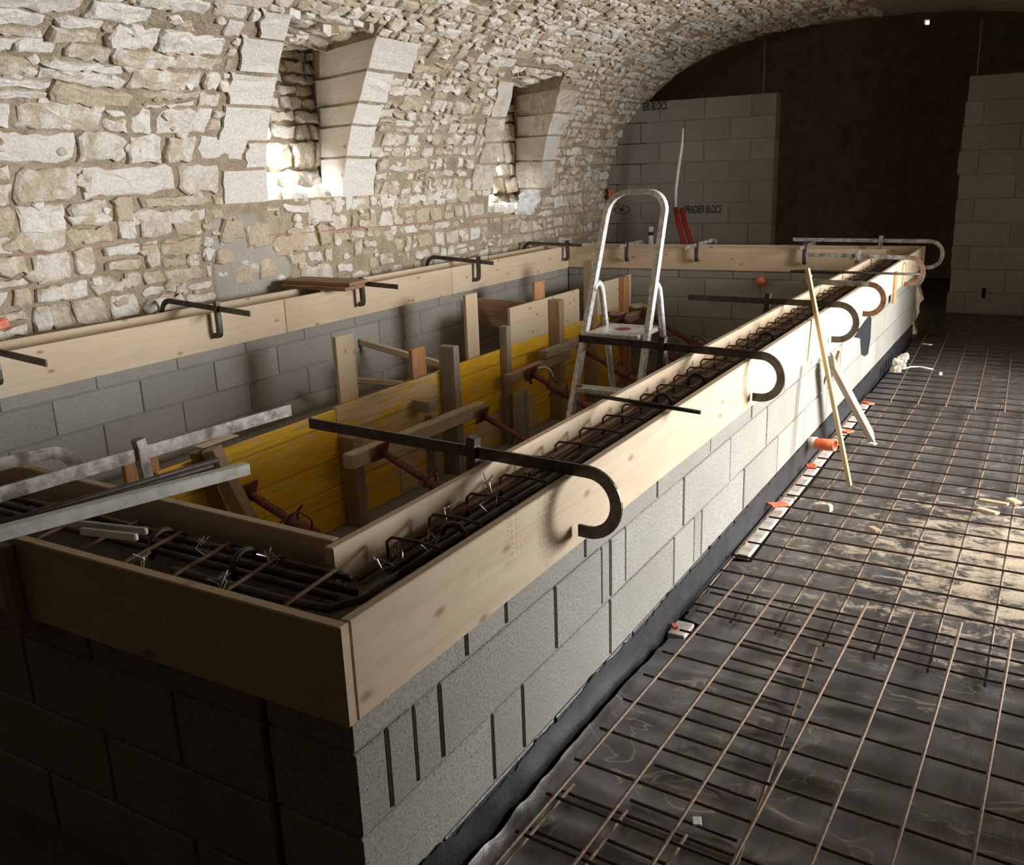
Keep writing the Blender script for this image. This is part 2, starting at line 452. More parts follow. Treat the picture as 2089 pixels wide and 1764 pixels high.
wall_right = struct(vault_part('wall_right', S_R, STOT, door_hole), 'rubble side wall with the doorway to daylight')
g = Geo()
g.add(*box((DX1, -4.5, -.05), (DX1+.5, -1.95, 2.8))); g.add(*box((DX0-2.0, -4.5, 2.3), (DX1+.5, -1.55, 2.8)))  # unseen reveal: depth and splay made up to steer and block the daylight
V = [(DX0, -4.5, -.05), (DX0, -4.3, -.05), (DX0-1.4, -2.0, -.05), (DX0-2.0, -2.0, -.05), (DX0-2.0, -4.5, -.05)]
V += [(a, b, 2.8) for a, b, c in V]; g.add(V, [[0, 1, 2, 3, 4], [9, 8, 7, 6, 5]]+[[k, (k+1) % 5, 5+(k+1) % 5, 5+k] for k in range(5)])
struct(g.build('door_1', LIME), 'unseen side doorway reveal, deepened and splayed to steer the daylight')

# floor around the pool, pool floor, gap fill
g = Geo()
for x0, x1, y0, y1 in ((-9, .02, -4.6, 4.4), (8.05, 14, -3.2, 4.4), (.02, 8.05, -4.6, .05), (.02, 8.05, 3.70, 4.4)):
    nx, ny = max(2, int((x1-x0)/.4)), max(2, int((y1-y0)/.4)); V = []; Fc = []
    for i in range(nx+1):
        for j in range(ny+1):
            x = x0+(x1-x0)*i/nx; y = y0+(y1-y0)*j/ny
            V.append((x, y, -.03+.012*noise.noise(Vector((x*2, y*2, 0)))))
    for i in range(nx):
        for j in range(ny): a = i*(ny+1)+j; Fc.append([a, a+ny+1, a+ny+2, a+1])
    g.add(V, Fc)
struct(g.build('floor', EARTH, smooth=True, base=(3, 0, -.03)), 'dark packed ground under the sheet')
struct(Geo().add(*box((.02, .05, ZP-.15), (8.05, 3.70, ZP))).build('floor_pool', SLAB), 'grey concrete base slab inside the pool')
# end walls
V = [(-3.1, -3.2, -.2), (-3.1, 4.5, -.2), (-3.1, 4.5, 3.4), (-3.1, -3.2, 3.4)]
struct(Geo().add(*box((-9.2, -3.2, -.2), (-9.0, 4.5, 3.4))).build('wall_near', LIME), 'stone end wall behind the camera')

# far dark room beyond the partition: taller vault
V = []; Fc = []; xsf = [XB+.14+i*.36 for i in range(10)]
for x in xsf:
    for y, z in PR:
        f_ = 1.13; V.append((x, YC+(y-YC)*f_+.04*noise.noise(Vector((x*2, y*3, z*3))), -.25+(z+.25)*f_+.05*noise.noise(Vector((x*2, y*3, z*3+9)))))
n = len(PR)
for i in range(len(xsf)-1):
    for j in range(n-1): a = i*n+j; Fc.append([a, a+1, a+n+1, a+n])
struct(Geo().add(V, Fc).build('wall_far_room', LIME, smooth=True, base=(13, YC, 0)), 'dark vault of the unlit room beyond the opening')
# end wall of the dark room, with a small daylight hole
hx = xsf[-1]; hc = onx(1890, 45, hx)
g = Geo()
for lo, hi in (((hx, -3.2, -.3), (hx+.3, hc.y-.035, 4)), ((hx, hc.y+.03, -.3), (hx+.3, 5, 4)), ((hx, hc.y-.035, -.3), (hx+.3, hc.y+.03, hc.z-.03)), ((hx, hc.y-.035, hc.z+.035), (hx+.3, hc.y+.03, 4))):
    g.add(*box(lo, hi))
struct(g.build('wall_back', LIME), 'dark end wall with a small hole of daylight')
m, nt, bs = mat('daylight'); bs.inputs['Emission Color'].default_value = (1, .98, .95, 1); bs.inputs['Emission Strength'].default_value = 6; bs.inputs['Base Color'].default_value = (.8, .8, .8, 1)
struct(Geo().add(*box((hx+.2, hc.y-.035, hc.z-.03), (hx+.25, hc.y+.03, hc.z+.035), .01)).build('window_3', m), 'tiny bright daylight hole in the dark far wall')
# edge of the lit vault above the partition: ragged lip
V = []; Fc = []
for i, (y, z) in enumerate(PR):
    s_ = SS[i]; p = vsurf(9.95, s_ if s_ < STOT/2 else s_); o_ = Vector((0, YC-p.y, 1.0-p.z)).normalized()
    j1 = .03*noise.noise(Vector((s_*5, 2, 0)))
    V += [p+Vector((-.03-abs(j1), 0, 0))+o_*.006, p+Vector((.02+j1, 0, 0))+o_*.01, p+Vector((.14, 0, 0))-o_*.6]
for i in range(len(PR)-1): Fc += [[3*i, 3*i+1, 3*i+4, 3*i+3], [3*i+1, 3*i+2, 3*i+5, 3*i+4]]
struct(Geo().add(V, Fc).build('trim_1', PLASTER, base=(9.95, YC, 0)), 'broken edge where the lower vault ends')

# ---- niches
def strip(rowsA, rowsB):
    n = len(rowsA); V = list(rowsA)+list(rowsB); return V, [[i, i+1, n+i+1, n+i] for i in range(n-1)]
def niche(wi, name, label):
    wn = WIN[wi]; rows = [s for s in srows(0, S_SPLIT, EXT) if wn['s0']-1e-6 <= s <= wn['s1']+1e-6]; g = Geo(); yb = wn['yb']
    def rough(p, a=.02): return p+Vector((noise.noise(p*7), noise.noise(p*7+Vector((9, 0, 0))), noise.noise(p*7+Vector((0, 9, 0)))))*a
    for side in 'lr':
        fr = []; bk = []
        for s in rows:
            z = prof(s)[1]; x = lerp_tab(wn[side], z); fr.append(vsurf(x, s)); xb = wn['xlb'] if side == 'l' else wn['xrb']
            bk.append(Vector((xb, yb, z)))
        mid = [[fr[i].lerp(bk[i], t) if t < 1 else bk[i] for i in range(len(rows))] for t in (0, .33, .66, 1)]
        for a, b in zip(mid, mid[1:]): g.add(*strip(a, b))
    # back, sill, head
    z0, z1 = wn['z0'], wn['z1']; N = NSUB[2+2*wi]
    grid = [[rough(Vector((wn['xlb']+(wn['xrb']-wn['xlb'])*i/N, yb, z0-.02+(z1-z0+.04)*j/N)), .04 if 0 < i < N else 0) for i in range(N+1)] for j in range(N+1)]
    for a, b in zip(grid, grid[1:]): g.add(*strip(a, b))
    for s, k in ((wn['s0'], 0), (wn['s1'], 1)):
        z = prof(s)[1]; xl, xr = lerp_tab(wn['l'], z), lerp_tab(wn['r'], z)
        prev = None
        for t in (0, .25, .5, .75, 1):
            row = []
            for i in range(N+1):
                a = vsurf(xl+(xr-xl)*i/N, s); b = Vector((wn['xlb']+(wn['xrb']-wn['xlb'])*i/N, yb, z)); q = a.lerp(b, t)
                row.append(rough(q, .03) if 0 < t < 1 and 0 < i < N else q)
            if prev: g.add(*strip(prev, row))
            prev = row
    o = g.build(name, LIME, smooth=True, base=(wn['xlb'], yb, z0)); return struct(o, label)
window_1 = niche(0, 'window_1', 'splayed stone window niche with pale dressed jambs and sunlit sill')
window_2 = niche(1, 'window_2', 'splayed stone window niche beside the block partition')

# ---- stones
def stone_geo(poly, mapf, h, tint, n=12, rag=.12, sink=.03):
    """poly: closed uv polygon; mapf(u,v,h)->Vector"""
    m_ = len(poly); per = [math.hypot(poly[(i+1) % m_][0]-poly[i][0], poly[(i+1) % m_][1]-poly[i][1]) for i in range(m_)]; tot = sum(per)
    cx = sum(p[0] for p in poly)/m_; cy = sum(p[1] for p in poly)/m_
    if tot > .75: n = max(n, 18)
    ring = []
    for k in range(n):
        d = (k+.5*rng.random())/n*tot; i = 0
        while d > per[i] and i < m_-1: d -= per[i]; i += 1
        t = d/per[i]; a, b = poly[i], poly[(i+1) % m_]; ring.append((a[0]+(b[0]-a[0])*t, a[1]+(b[1]-a[1])*t))
    sz = tot/4; jit = min(rag*sz*.35, .018)
    ring = [(u+rng.uniform(-jit, jit), v+rng.uniform(-jit, jit)) for u, v in ring]
    V = [mapf(u, v, -sink) for u, v in ring]
    tu, tv = rng.uniform(-.9, .9), rng.uniform(-1.3, .6); sd = rng.uniform(0, 99)
    def hh(u, v, k): return max(.002, h*k*(1+tu*(u-cx)/sz+tv*(v-cy)/sz))+min(.012, h*.55)*noise.noise(Vector((u*14, v*14, sd)))+min(.008, h*.4)*noise.noise(Vector((u*33, v*33, sd)))
    rings = ((.03, .55), (.13, .95), (.42, 1.05)) if tot > .5 else ((.04, .6), (.25, 1.0))
    for ins, k in rings:
        for u, v in ring:
            uu, vv = u+(cx-u)*ins, v+(cy-v)*ins; V.append(mapf(uu, vv, hh(uu, vv, k)))
    V.append(mapf(cx, cy, hh(cx, cy, 1.06)))
    Fc = []; R_ = len(rings)
    for r in range(R_):
        for k in range(n): l = (k+1) % n; Fc.append([r*n+k, r*n+l, r*n+n+l, r*n+n+k])
    for k in range(n): Fc.append([R_*n+k, R_*n+(k+1) % n, (R_+1)*n])
    return V, Fc, tint
stones = []      # (area px, V, F, tint, parent key)
def px_area(V):
    q = [pj(v) for v in V[:12]]
    if min(p[2] for p in q) < .3: return 0
    xs = [min(2089, max(0, p[0])) for p in q]; ys = [min(1764, max(0, p[1])) for p in q]
    return (max(xs)-min(xs))*(max(ys)-min(ys))
def put(poly, mapf, h, tint, parent, **kw):
    V, Fc, t = stone_geo(poly, mapf, h, tint, **kw)
    if (V[1]-V[0]).length > 3: return
    stones.append((px_area(V), V, Fc, t, parent))
def tint_for(s, x, pale):
    return (max(0, rng.gauss(pale, .10)), max(0, rng.gauss(.02, .10)), rng.random())
def vmap(u, v, h): return vpos(u, v, h)
# dressed quoins: (side, window, z0, z1, width) rows
blocked = []     # (s0, s1, x0 function, x1 function)
QUO = [(0, 'l', [(1.50, 1.72, .40), (1.74, 1.90, .20), (1.92, 2.12, .44), (2.14, 2.31, .36), (2.33, 2.50, .36), (2.51, 2.63, .24)]),
       (0, 'r', [(1.50, 1.79, .36), (1.81, 2.03, .30), (2.05, 2.19, .26), (2.21, 2.40, .27), (2.42, 2.60, .46)]),
       (1, 'l', [(1.48, 1.72, .34), (1.74, 1.92, .32), (1.94, 2.14, .30), (2.16, 2.44, .30)]),
       (1, 'r', [(1.46, 1.74, .30), (1.76, 2.0, .28), (2.02, 2.22, .36), (2.24, 2.44, .42)])]
quoin_geo = []
for wi, side, rows in QUO:
    wn = WIN[wi]
    for z0, z1, wd in rows:
        s0, s1 = s_of_z(z0), s_of_z(z1); sg = -1 if side == 'l' else 1; e = lerp_tab
        xa0, xa1 = e(wn[side], z0), e(wn[side], z1); wj = wd*rng.uniform(.85, 1.15)
        blocked.append((s0-.012, s1+.012, lambda z, wn=wn, side=side, sg=sg, wj=wj: tuple(sorted((e(wn[side], z)-sg*.02, e(wn[side], z)+sg*wj)))))
        # front slab + reveal slab as one wrapped block
        G_ = Geo(); xb = wn['xrb'] if side == 'r' else wn['xlb']; tn = (rng.uniform(.60, .8), 0, rng.random()); hh = .024
        if wi == 1: tn = (rng.uniform(.3, .6), rng.uniform(.05, .2), 0)
        def frp(t, zz): # front point
            s = s_of_z(zz); return vpos(lerp_tab(wn[side], zz)+sg*wj*t, s, hh)
        NZ = 5; zz = [z0+(z1-z0)*k/NZ for k in range(NZ+1)]; wob = [rng.uniform(-.02, .02) for _ in zz]
        # columns: buried outer edge, outer front edge, corner, reveal deep edge, buried
        dep = rng.uniform(.82, .97)
        cols_ = []
        for k, z in enumerate(zz):
            fo = vpos(lerp_tab(wn[side], z)+sg*(wj+wob[k]), s_of_z(z), hh); fb = vpos(lerp_tab(wn[side], z)+sg*(wj+wob[k]), s_of_z(z), -.02)
            cn = vpos(lerp_tab(wn[side], z), s_of_z(z), hh*.8)+Vector((-sg*.012, 0, 0)); c2 = cn+Vector((sg*.006, -.004, 0))
            bkp = Vector((xb, wn['yb'], z)); rv = vpos(lerp_tab(wn[side], z), s_of_z(z), 0).lerp(bkp, dep); nr = Vector((-sg, 0, 0))
            cols_.append([fb, fo, fo.lerp(cn, .5)+Vector((0, rng.uniform(-.006, .006), 0)), c2, cn, cn.lerp(rv+nr*.015, .5), rv+nr*.012, rv-nr*.02])
        V = [p+Vector((.5, .5, 1))*(.007*noise.noise(p*9)+.004*noise.noise(p*31)) for r_ in cols_ for p in r_]; nc = 8; Fc = []
        for j in range(NZ):
            for i in range(nc-1): Fc.append([j*nc+i, j*nc+i+1, (j+1)*nc+i+1, (j+1)*nc+i])
        # top and bottom returns
        k = len(V)
        for r_, rr in ((cols_[0], 0), (cols_[-1], NZ)):
            base_ = len(V); V += [p.lerp(Vector((lerp_tab(wn[side], z0)+sg*wj*.6, p.y+.06, p.z)), .25) for p in r_]
            for i in range(nc-1): Fc.append([rr*nc+i, base_+i, base_+i+1, rr*nc+i+1])
        stones.append((px_area(V), V, Fc, tn, 'L'))
# row-coursed rubble
PATCH = [vhit(*q) for q in ((424, 446), (500, 432), (560, 470), (600, 560), (560, 640), (440, 640), (430, 540))]
PX0, PX1 = min(p[0] for p in PATCH)+.02, max(p[0] for p in PATCH)-.05; PS0, PS1 = min(p[1] for p in PATCH), max(p[1] for p in PATCH)-.02
def rubble(xlim, s0, s1, hrange, wrange, pale, thin, proud, seed):
    s = s0; k = 0
    while s < s1:
        hrow = rng.uniform(*hrange); sm = s+hrow/2; z = prof(min(sm, STOT/2))[1]
        ivs = [xlim(z)]
        bl = []
        for b0, b1, fn in blocked:
            if b0 < s+hrow*.75 and b1 > s+hrow*.25: bl.append(fn(z))
        for wn in WIN:
            if wn['s0'] < s+hrow*.8 and wn['s1'] > s+hrow*.3: bl.append((lerp_tab(wn['l'], z), lerp_tab(wn['r'], z)))
        if PS0 < sm < PS1: bl.append((PX0, PX1))
        for c0, c1 in bl:
            nv = []
            for a, b in ivs:
                if c1 <= a or c0 >= b: nv.append((a, b)); continue
                if c0-a > .05: nv.append((a, c0))
                if b-c1 > .05: nv.append((c1, b))
            ivs = nv
        wav = lambda x, ss: ss+.022*noise.noise(Vector((x*1.7, ss*3, seed)))+.012*noise.noise(Vector((x*6, ss*3, seed+3)))
        for a, b in ivs:
            x = a
            while x < b-.03:
                wd = rng.uniform(*wrange)*(1.5 if rng.random() < .12 else 1)
                if x+wd > b-.06: wd = b-x
                wd = min(wd, b-x)
                j = rng.uniform(.008, .020); sk = rng.uniform(-.03, .03)
                subs = [(0, 1)]
                if hrow > hrange[0]*1.25 and rng.random() < thin: c_ = rng.uniform(.35, .65); subs = [(0, c_), (c_, 1)]
                for c0, c1 in subs:
                    xx0, xx1 = x+j, x+wd-j; y0, y1 = s+hrow*c0+j*.8, s+hrow*c1-j*.8
                    if rng.random() < .07 or y1-y0 < .02 or xx1-xx0 < .025: continue
                    poly = [(xx0, wav(xx0, y0)), ((xx0+xx1)/2, wav((xx0+xx1)/2, y0)-rng.uniform(-.006, .008)), (xx1, wav(xx1, y0)), (xx1+sk, wav(xx1, y1)), ((xx0+xx1)/2, wav((xx0+xx1)/2, y1)+rng.uniform(-.012, .008)), (xx0+sk, wav(xx0, y1))]
                    put(poly, vmap, rng.uniform(*proud), tint_for(sm, x, pale), 'L' if sm < S_SPLIT else 'C', rag=rng.uniform(.10, .30))
                x += wd
        s += hrow; k += 1
SZ = s_of_z
XJ = lambda z: lerp_tab(WIN[0]['l'], z)
rubble(lambda z: (1.0, XJ(z)), SZ(1.40), SZ(2.7), (.10, .235), (.14, .58), .45, .34, (.010, .030), 1)
rubble(lambda z: (1.0, 4.6), SZ(.55), SZ(1.40), (.10, .20), (.11, .38), .38, .25, (.010, .032), 2)
rubble(lambda z: (4.6, 9.9), SZ(.55), SZ(1.40), (.07, .16), (.08, .28), .34, .25, (.006, .022), 3)
rubble(lambda z: (XJ(z), 9.9), SZ(1.40), SZ(2.7), (.055, .125), (.06, .24), .38, .25, (.008, .028), 4)
rubble(lambda z: (1.0, 9.9), SZ(2.7), SZ(2.7)+2.3, (.06, .14), (.07, .28), .38, .2, (.008, .03), 5)
for k in range(900):
    x = rng.uniform(1.3, 9.8); s_ = rng.uniform(SZ(.9), SZ(2.7)+1.6); z = prof(s_)[1]
    if any(wn['s0']-.05 < s_ < wn['s1']+.05 and lerp_tab(wn['l'], z)-.5 < x < lerp_tab(wn['r'], z)+.5 for wn in WIN): continue
    r_ = rng.uniform(.018, .05)*(1 if x > 4.5 else 1.2); an = rng.uniform(0, 3)
    poly = [(x+r_*1.3*math.cos(an+t), s_+r_*.8*math.sin(an+t)) for t in (0, 1.2, 2.3, 3.4, 4.8)]
    put(poly, vmap, rng.uniform(.012, .03), tint_for(s_, x, .42), 'L' if s_ < S_SPLIT else 'C', n=9, rag=.3)
# stones at the back of the niches and on the sill
for wi, wn in enumerate(WIN):
    z = wn['z0']
    while z < wn['z1']+.02:
        hh = rng.uniform(.12, .24) if z < 2.0 else rng.uniform(.08, .14); x = wn['xlb']
        while x < wn['xrb']-.05:
            wd = min(rng.uniform(.16, .36), wn['xrb']-x)
            poly = [(x+.012, z+.01), (x+wd-.012, z+.01), (x+wd-.012+rng.uniform(-.02, .02), z+hh-.01), (x+.012, z+hh-.01)]
            put(poly, lambda u, v, h, yb=wn['yb']: Vector((u, yb-h, v)), rng.uniform(.03, .07), (rng.uniform(.25, .6), rng.uniform(0, .15), 0), 'W%d' % wi, rag=.3)
            x += wd
        z += hh
    y_ = prof(wn['s1'])[0]+.05
    while y_ < wn['yb']-.05:
        dp = rng.uniform(.09, .16); t_ = (y_-prof(wn['s1'])[0])/(wn['yb']-prof(wn['s1'])[0])
        xa = lerp_tab(wn['l'], wn['z1'])*(1-t_)+wn['xlb']*t_; xe = lerp_tab(wn['r'], wn['z1'])*(1-t_)+wn['xrb']*t_; x = xa
        while x < xe-.05:
            wd = min(rng.uniform(.12, .34), xe-x)
            poly = [(x+.01, y_+.008), (x+wd-.01, y_+.008), (x+wd-.012, y_+dp-.008), (x+.012, y_+dp-.008)]
            put(poly, lambda u, v, h, z1=wn['z1']: Vector((u, v, z1-h)), rng.uniform(.02, .06), (rng.uniform(.25, .5), rng.uniform(0, .12), 0), 'W%d' % wi, rag=.3)
            x += wd
        y_ += dp
    xs0, xs1 = lerp_tab(wn['l'], wn['z0']), lerp_tab(wn['r'], wn['z0'])
    for i in range(9):
        x = xs0+.08+(xs1-xs0-.1)*i/8+.12; y = rng.uniform(4.0, 4.25); r_ = rng.uniform(.05, .10)
        poly = [(x-r_, y-r_*.7), (x+r_, y-r_*.8), (x+r_*.9, y+r_*.7), (x-r_*.8, y+r_*.8)]
        put(poly, lambda u, v, h, z0=wn['z0']: Vector((u, v, z0+.01+h)), rng.uniform(.03, .07), (.5, .05, 0), 'W%d' % wi, rag=.3)
# mortar patch with a few embedded stones
V, Fc, _ = stone_geo(PATCH, vmap, .018, (0, 0, 0), n=24, rag=.06)
mp = Geo().add(V, Fc); o = mp.build('mortar_patch', PLASTER, wall_left, smooth=True); o['label'] = 'smooth pale grey mortar patch'
for q, r_ in (((470, 470), .10), ((525, 480), .11), ((575, 500), .10), ((490, 560), .09), ((545, 545), .1), ((455, 520), .08)):
    x, s = vhit(*q); poly = [(x-r_*1.2, s-r_*.7), (x+r_, s-r_*.8), (x+r_*1.1, s+r_*.7), (x-r_, s+r_*.8)]
    put(poly, vmap, .03, (.22, .15, 0), 'L', rag=.25)
stones.sort(key=lambda t: -t[0])
PAR = {'L': wall_left, 'C': ceiling, 'W0': window_1, 'W1': window_2}
rest = {k: Geo() for k in PAR}
for i, (ar, V, Fc, t, pk) in enumerate(stones):
    if i < 296 and ar > 0:
        Geo().add(V, Fc, T=[t]*len(V)).build('stone', STONE, PAR[pk], tint=True)
    else: rest[pk].add(V, Fc, T=[t]*len(V))
for k, g in rest.items():
    if g.V:
        o = g.build('rubble_stones', STONE, PAR[k], tint=True); o['kind'] = 'stuff'
# red chalk line snapped across the wall
P = []
a, b = vhit(18, 522), vhit(1050, 440)
P = [vpos(a[0]+(b[0]-a[0])*i/60, a[1]+(b[1]-a[1])*i/60, .017) for i in range(61)]
o = Geo().add(*tube(P, .004, 5)).build('chalk_line', REDCH, wall_left); o['label'] = 'thin red chalk line'

# ---- block walls
BM = {}
def block(parent, name, ax, x0, x1, f0, f1, z0, z1, m):
    """ax 'x': runs along x between faces y=f0..f1; ax 'y': runs along y between faces x=f0..f1"""
    key = (ax, round(x1-x0, 3), round(f1-f0, 3), round(z1-z0, 3), m.name)
    if key not in BM:
        l, t, h = (x1-x0)/2, (f1-f0)/2, (z1-z0)/2
        d = (l, t, h) if ax == 'x' else (t, l, h)
        BM[key] = new_mesh('block', [tuple(s*(d[i]-(0 if i == k else .004)) for i, s in enumerate((sx, sy, sz))) for sx, sy, sz, k in CBV], CBF)
    c = Vector(((x0+x1)/2, (f0+f1)/2, (z0+z1)/2)) if ax == 'x' else Vector(((f0+f1)/2, (x0+x1)/2, (z0+z1)/2))
    o = obj(name, BM[key], m, parent); o.location = c-ROOTLOC[parent.name]; return o
def joints_auto(a, b, step, off):
    j = [a]; x = a+off
    while x < b-.08:
        if x > a+.08: j.append(x)
        x += step
    return j+[b]
def blockwall(name, ax, f0, f1, courses, ends, step=.56, special={}, black=-1, stagger=.28, gap=.009, pale=.3, off0=.56, mats=None):
    mA, mB = mats or (BLOCK, BLOCK2)
    root = empty(name, ((ends[0]+ends[1])/2, (f0+f1)/2, courses[0]) if ax == 'x' else ((f0+f1)/2, (ends[0]+ends[1])/2, courses[0]))
    r_ = .007; lo = (ends[0]+.01, f0+r_, courses[0]); hi = (ends[1]-.01, f1-r_, courses[-1]-.004)
    if ax == 'y': lo = (lo[1], lo[0], lo[2]); hi = (hi[1], hi[0], hi[2])
    Geo().add(*box(lo, hi)).build('mortar', MORTAR, root)
    for i, (z0, z1) in enumerate(zip(courses, courses[1:])):
        js = special.get(i) or joints_auto(ends[0], ends[1], step, off0 if i % 2 else off0-stagger)
        for a, b in zip(js, js[1:]):
            m = BITUMEN if i <= black else (mB if rng.random() < pale else mA)
            pr = rng.uniform(-.0015, .002)
            block(root, 'block', ax, a+gap/2, b-gap/2, f0-pr, f1+pr, z0+gap/2, z1-gap/2, m)
    return root
def ext(l, step, end):
    l = list(l)
    while l[-1]+step < end-.1: l.append(l[-1]+step)
    return l+[end]
CZ = [ZP, -.452, -.252, -.052, .148, .348, .548, ZT]
CZo = [-.052, .148, .348, .548, ZT]
pw = blockwall('pool_wall', 'x', .027, .261, CZo, (.005, 8.04), black=0, pale=.45,
    special={3: ext([.005, .42, .60, 1.05, 1.61], .56, 8.04), 2: ext([.005, .11, .205, .303, .859, 1.161, 1.225, 1.341, 1.876], .56, 8.04), 1: ext([.005, .515, .667, 1.22, 1.78, 2.0, 2.09], .56, 8.04)})
tag(pw, 'grey concrete block pool wall with black-coated base beside the rebar mesh floor', 'wall')
# bitumen brushed up the wall, and the dark patch further along
g = Geo(); top = []; 
xs = [.03+i*.02 for i in range(399)]
V = []; Fc = []
for i, x in enumerate(xs):
    t_ = .135+.022*noise.noise(Vector((x*3.1, 0, 0)))+.02*noise.noise(Vector((x*17, 3, 0)))+.01*noise.noise(Vector((x*60, 3, 0)))
    V += [(x, .0242, -.04), (x, .0242, t_), (x, .027, t_+.001)]
for i in range(len(xs)-1): k = 3*i; Fc += [[k, k+3, k+4, k+1], [k+1, k+4, k+5, k+2]]
o = g.add(V, Fc).build('bitumen_coat', BITUMEN, pw); o['label'] = 'black bitumen coating along the base'
pts = [ony(u, v, .024) for u, v in ((1757, 721), (1755, 690), (1742, 688), (1752, 672), (1766, 652), (1775, 642), (1778, 650), (1776, 690), (1771, 722), (1764, 727))]
g = Geo(); g.add(pts+[p+Vector((0, .006, 0)) for p in pts], [list(range(10))]+[[i, (i+1) % 10, 10+(i+1) % 10, 10+i] for i in range(10)])
o = g.build('bitumen_patch', BITUMEN, pw); o['label'] = 'black brushed patch'
wl = blockwall('pool_wall', 'x', 3.487, 3.703, CZ, (.005, 8.04), pale=.25); tag(wl, 'grey concrete block pool wall below the rubble stone wall', 'wall')
wf = blockwall('pool_wall', 'y', 7.769, 8.043, CZ, (.270, 3.480), pale=.35); tag(wf, 'grey concrete block pool end wall under the far plank, nearest the partition', 'wall')
wnr = blockwall('pool_wall', 'y', .005, .28, CZo, (.270, 3.480), pale=.2); tag(wnr, 'shadowed concrete block pool end wall below the near end plank', 'wall')
# gap behind the form and ledge
g = Geo(); V = []; Fc = []
for i in range(41):
    for j in range(7):
        x = .45+(7.76-.45)*i/40; y = 2.77+((3.485 if x > 5.3 else 3.355)-2.77)*j/6
        rise = .20*max(0, min(1, (x-5.1)/.7)); V.append((x, y, -.06+rise*(.6+.4*noise.noise(Vector((x*2, y*3, 0))))+.03*noise.noise(Vector((x*5, y*5, 1)))))
for i in range(40):
    for j in range(6): a = i*7+j; Fc.append([a, a+7, a+8, a+1])
tag(g.add(V, Fc).build('backfill', EARTH, smooth=True), 'dark earth backfill between the yellow forms and the block wall', 'earth')
tag(Geo().add(*box((.5, 3.36, -.12), (5.1, 3.484, .02), .008)).build('concrete_ledge', SLAB), 'pale grey concrete ledge at the foot of the long block wall', 'ledge')

# partition: two free-standing block walls either side of the dark opening
def courses(z0, n, h): return [z0+i*h for i in range(n+1)]
HB = .2395
root = empty('wall_partition', (XB+.1, 2.9, 0)); struct(root, 'grey block partition wall with printed blocks left of the dark opening')
def prof_y(z):
    return prof(s_of_z(min(z, 3.0)))[0]+.05
cz = courses(0.0, 10, HB)
Geo().add(*box((XB+.008, 1.86, 0), (XB+.19, 3.42, cz[-1]-.004))).build('mortar', MORTAR, root)
Geo().add(*box((XB+.008, 3.40, 0), (XB+.19, 3.78, 1.65))).build('mortar', MORTAR, root)
for i, (z0, z1) in enumerate(zip(cz, cz[1:])):
    ye = prof_y((z0+z1)/2); js = [1.85]; y = 1.85+(.28 if i % 2 else .52)
    js.append(y)
    while js[-1]+.56 < ye-.06: js.append(js[-1]+.56)
    js.append(ye)
    for a, b in zip(js, js[1:]):
        block(root, 'block', 'y', a+.004, b-.004, XB, XB+.2, z0+.004, z1-.004, BLOCK2 if rng.random() < .35 else BLOCK)
def text(s, loc, size, parent, sq=1.0, name='printed_lettering'):
    c = bpy.data.curves.new(name, 'FONT'); c.body = s; c.size = size; c.extrude = .0008; c.align_x = 'LEFT'; c.align_y = 'CENTER'; c.offset = .002
    t = bpy.data.objects.new('tmp', c); col.objects.link(t); dg = bpy.context.evaluated_depsgraph_get(); dg.update()
    me = bpy.data.meshes.new_from_object(t.evaluated_get(dg)); bpy.data.objects.remove(t)
    o = obj(name, me, INK, parent); me.materials.clear(); me.materials.append(INK)
    o.rotation_euler = (math.pi/2, 0, -math.pi/2); o.scale = (sq, 1, 1); o.location = Vector(loc)-ROOTLOC[parent.name]; return o
p = onx(1397, 428, XB-.004); text('PRADIER BLOCS', p, .13, root, .49)
p = onx(1311, 219, XB-.004); text('IER BLOCS', p, .13, root, .52)
p = onx(1262, 428, XB-.004); text('NF', p, .07, root, .8)
P = arc(p+Vector((0, -.05, .0)), (0, 1, 0), (0, 0, 1), .1, 0, 2*math.pi, 20)[:-1]
P = [Vector((q.x, p.y-.05+(q.y-p.y+.05), p.z+(q.z-p.z)*.5)) for q in P]
Geo().add(*tube(P, .004, 4, closed=True)).build('printed_oval', INK, root)
root = empty('wall_partition', (XB+.1, -1.2, 0)); struct(root, 'grey block partition wall to the right of the dark opening')
cz2 = courses(-.02, 10, .2435)
Geo().add(*box((XB+.008, -2.22, -.02), (XB+.19, -.10, cz2[-1]-.004))).build('mortar', MORTAR, root)
for i, (z0, z1) in enumerate(zip(cz2, cz2[1:])):
    js = [-2.24]; ends_ = -.09+rng.uniform(-.02, .03); y = -2.24+(.5 if i % 2 else .3)
    while y < ends_-.15: js.append(y); y += .56
    js.append(ends_)
    for a, b in zip(js, js[1:]): block(root, 'block', 'y', a+.004, b-.004, XB, XB+.2, z0+.004, z1-.004, BLOCK2 if rng.random() < .35 else BLOCK)
p = ony(2007, 598, 0); p = onx(2007, 598, XB-.002)
g = Geo().add(*box((XB-.02, p.y-.018, p.z-.055), (XB+.13, p.y+.018, p.z+.055), .002)); bpy.context.view_layer.update()
for o in list(root.children):
    bb = [o.matrix_world @ Vector(c) for c in o.bound_box]
    if min(b.y for b in bb) < p.y+.018 and max(b.y for b in bb) > p.y-.018 and min(b.z for b in bb) < p.z+.055 and max(b.z for b in bb) > p.z-.055: cut(o, g)
for k, (u, v0, v1) in enumerate(((1557, 95, 190), (1993, 85, 150))):
    a, b = onx(u, v1, XB+.05), onx(u, v0, XB+.05); b.y = a.y; b.z = 2.95
    tag(Geo().add(*tube([a-Vector((0, 0, .02)), b], .003, 5)).build('plumb_line', GALV), ['thin vertical plumb string above the printed block partition', 'thin vertical plumb string above the partition right of the opening'][k], 'string')
# white plaster rubble piece on the partition

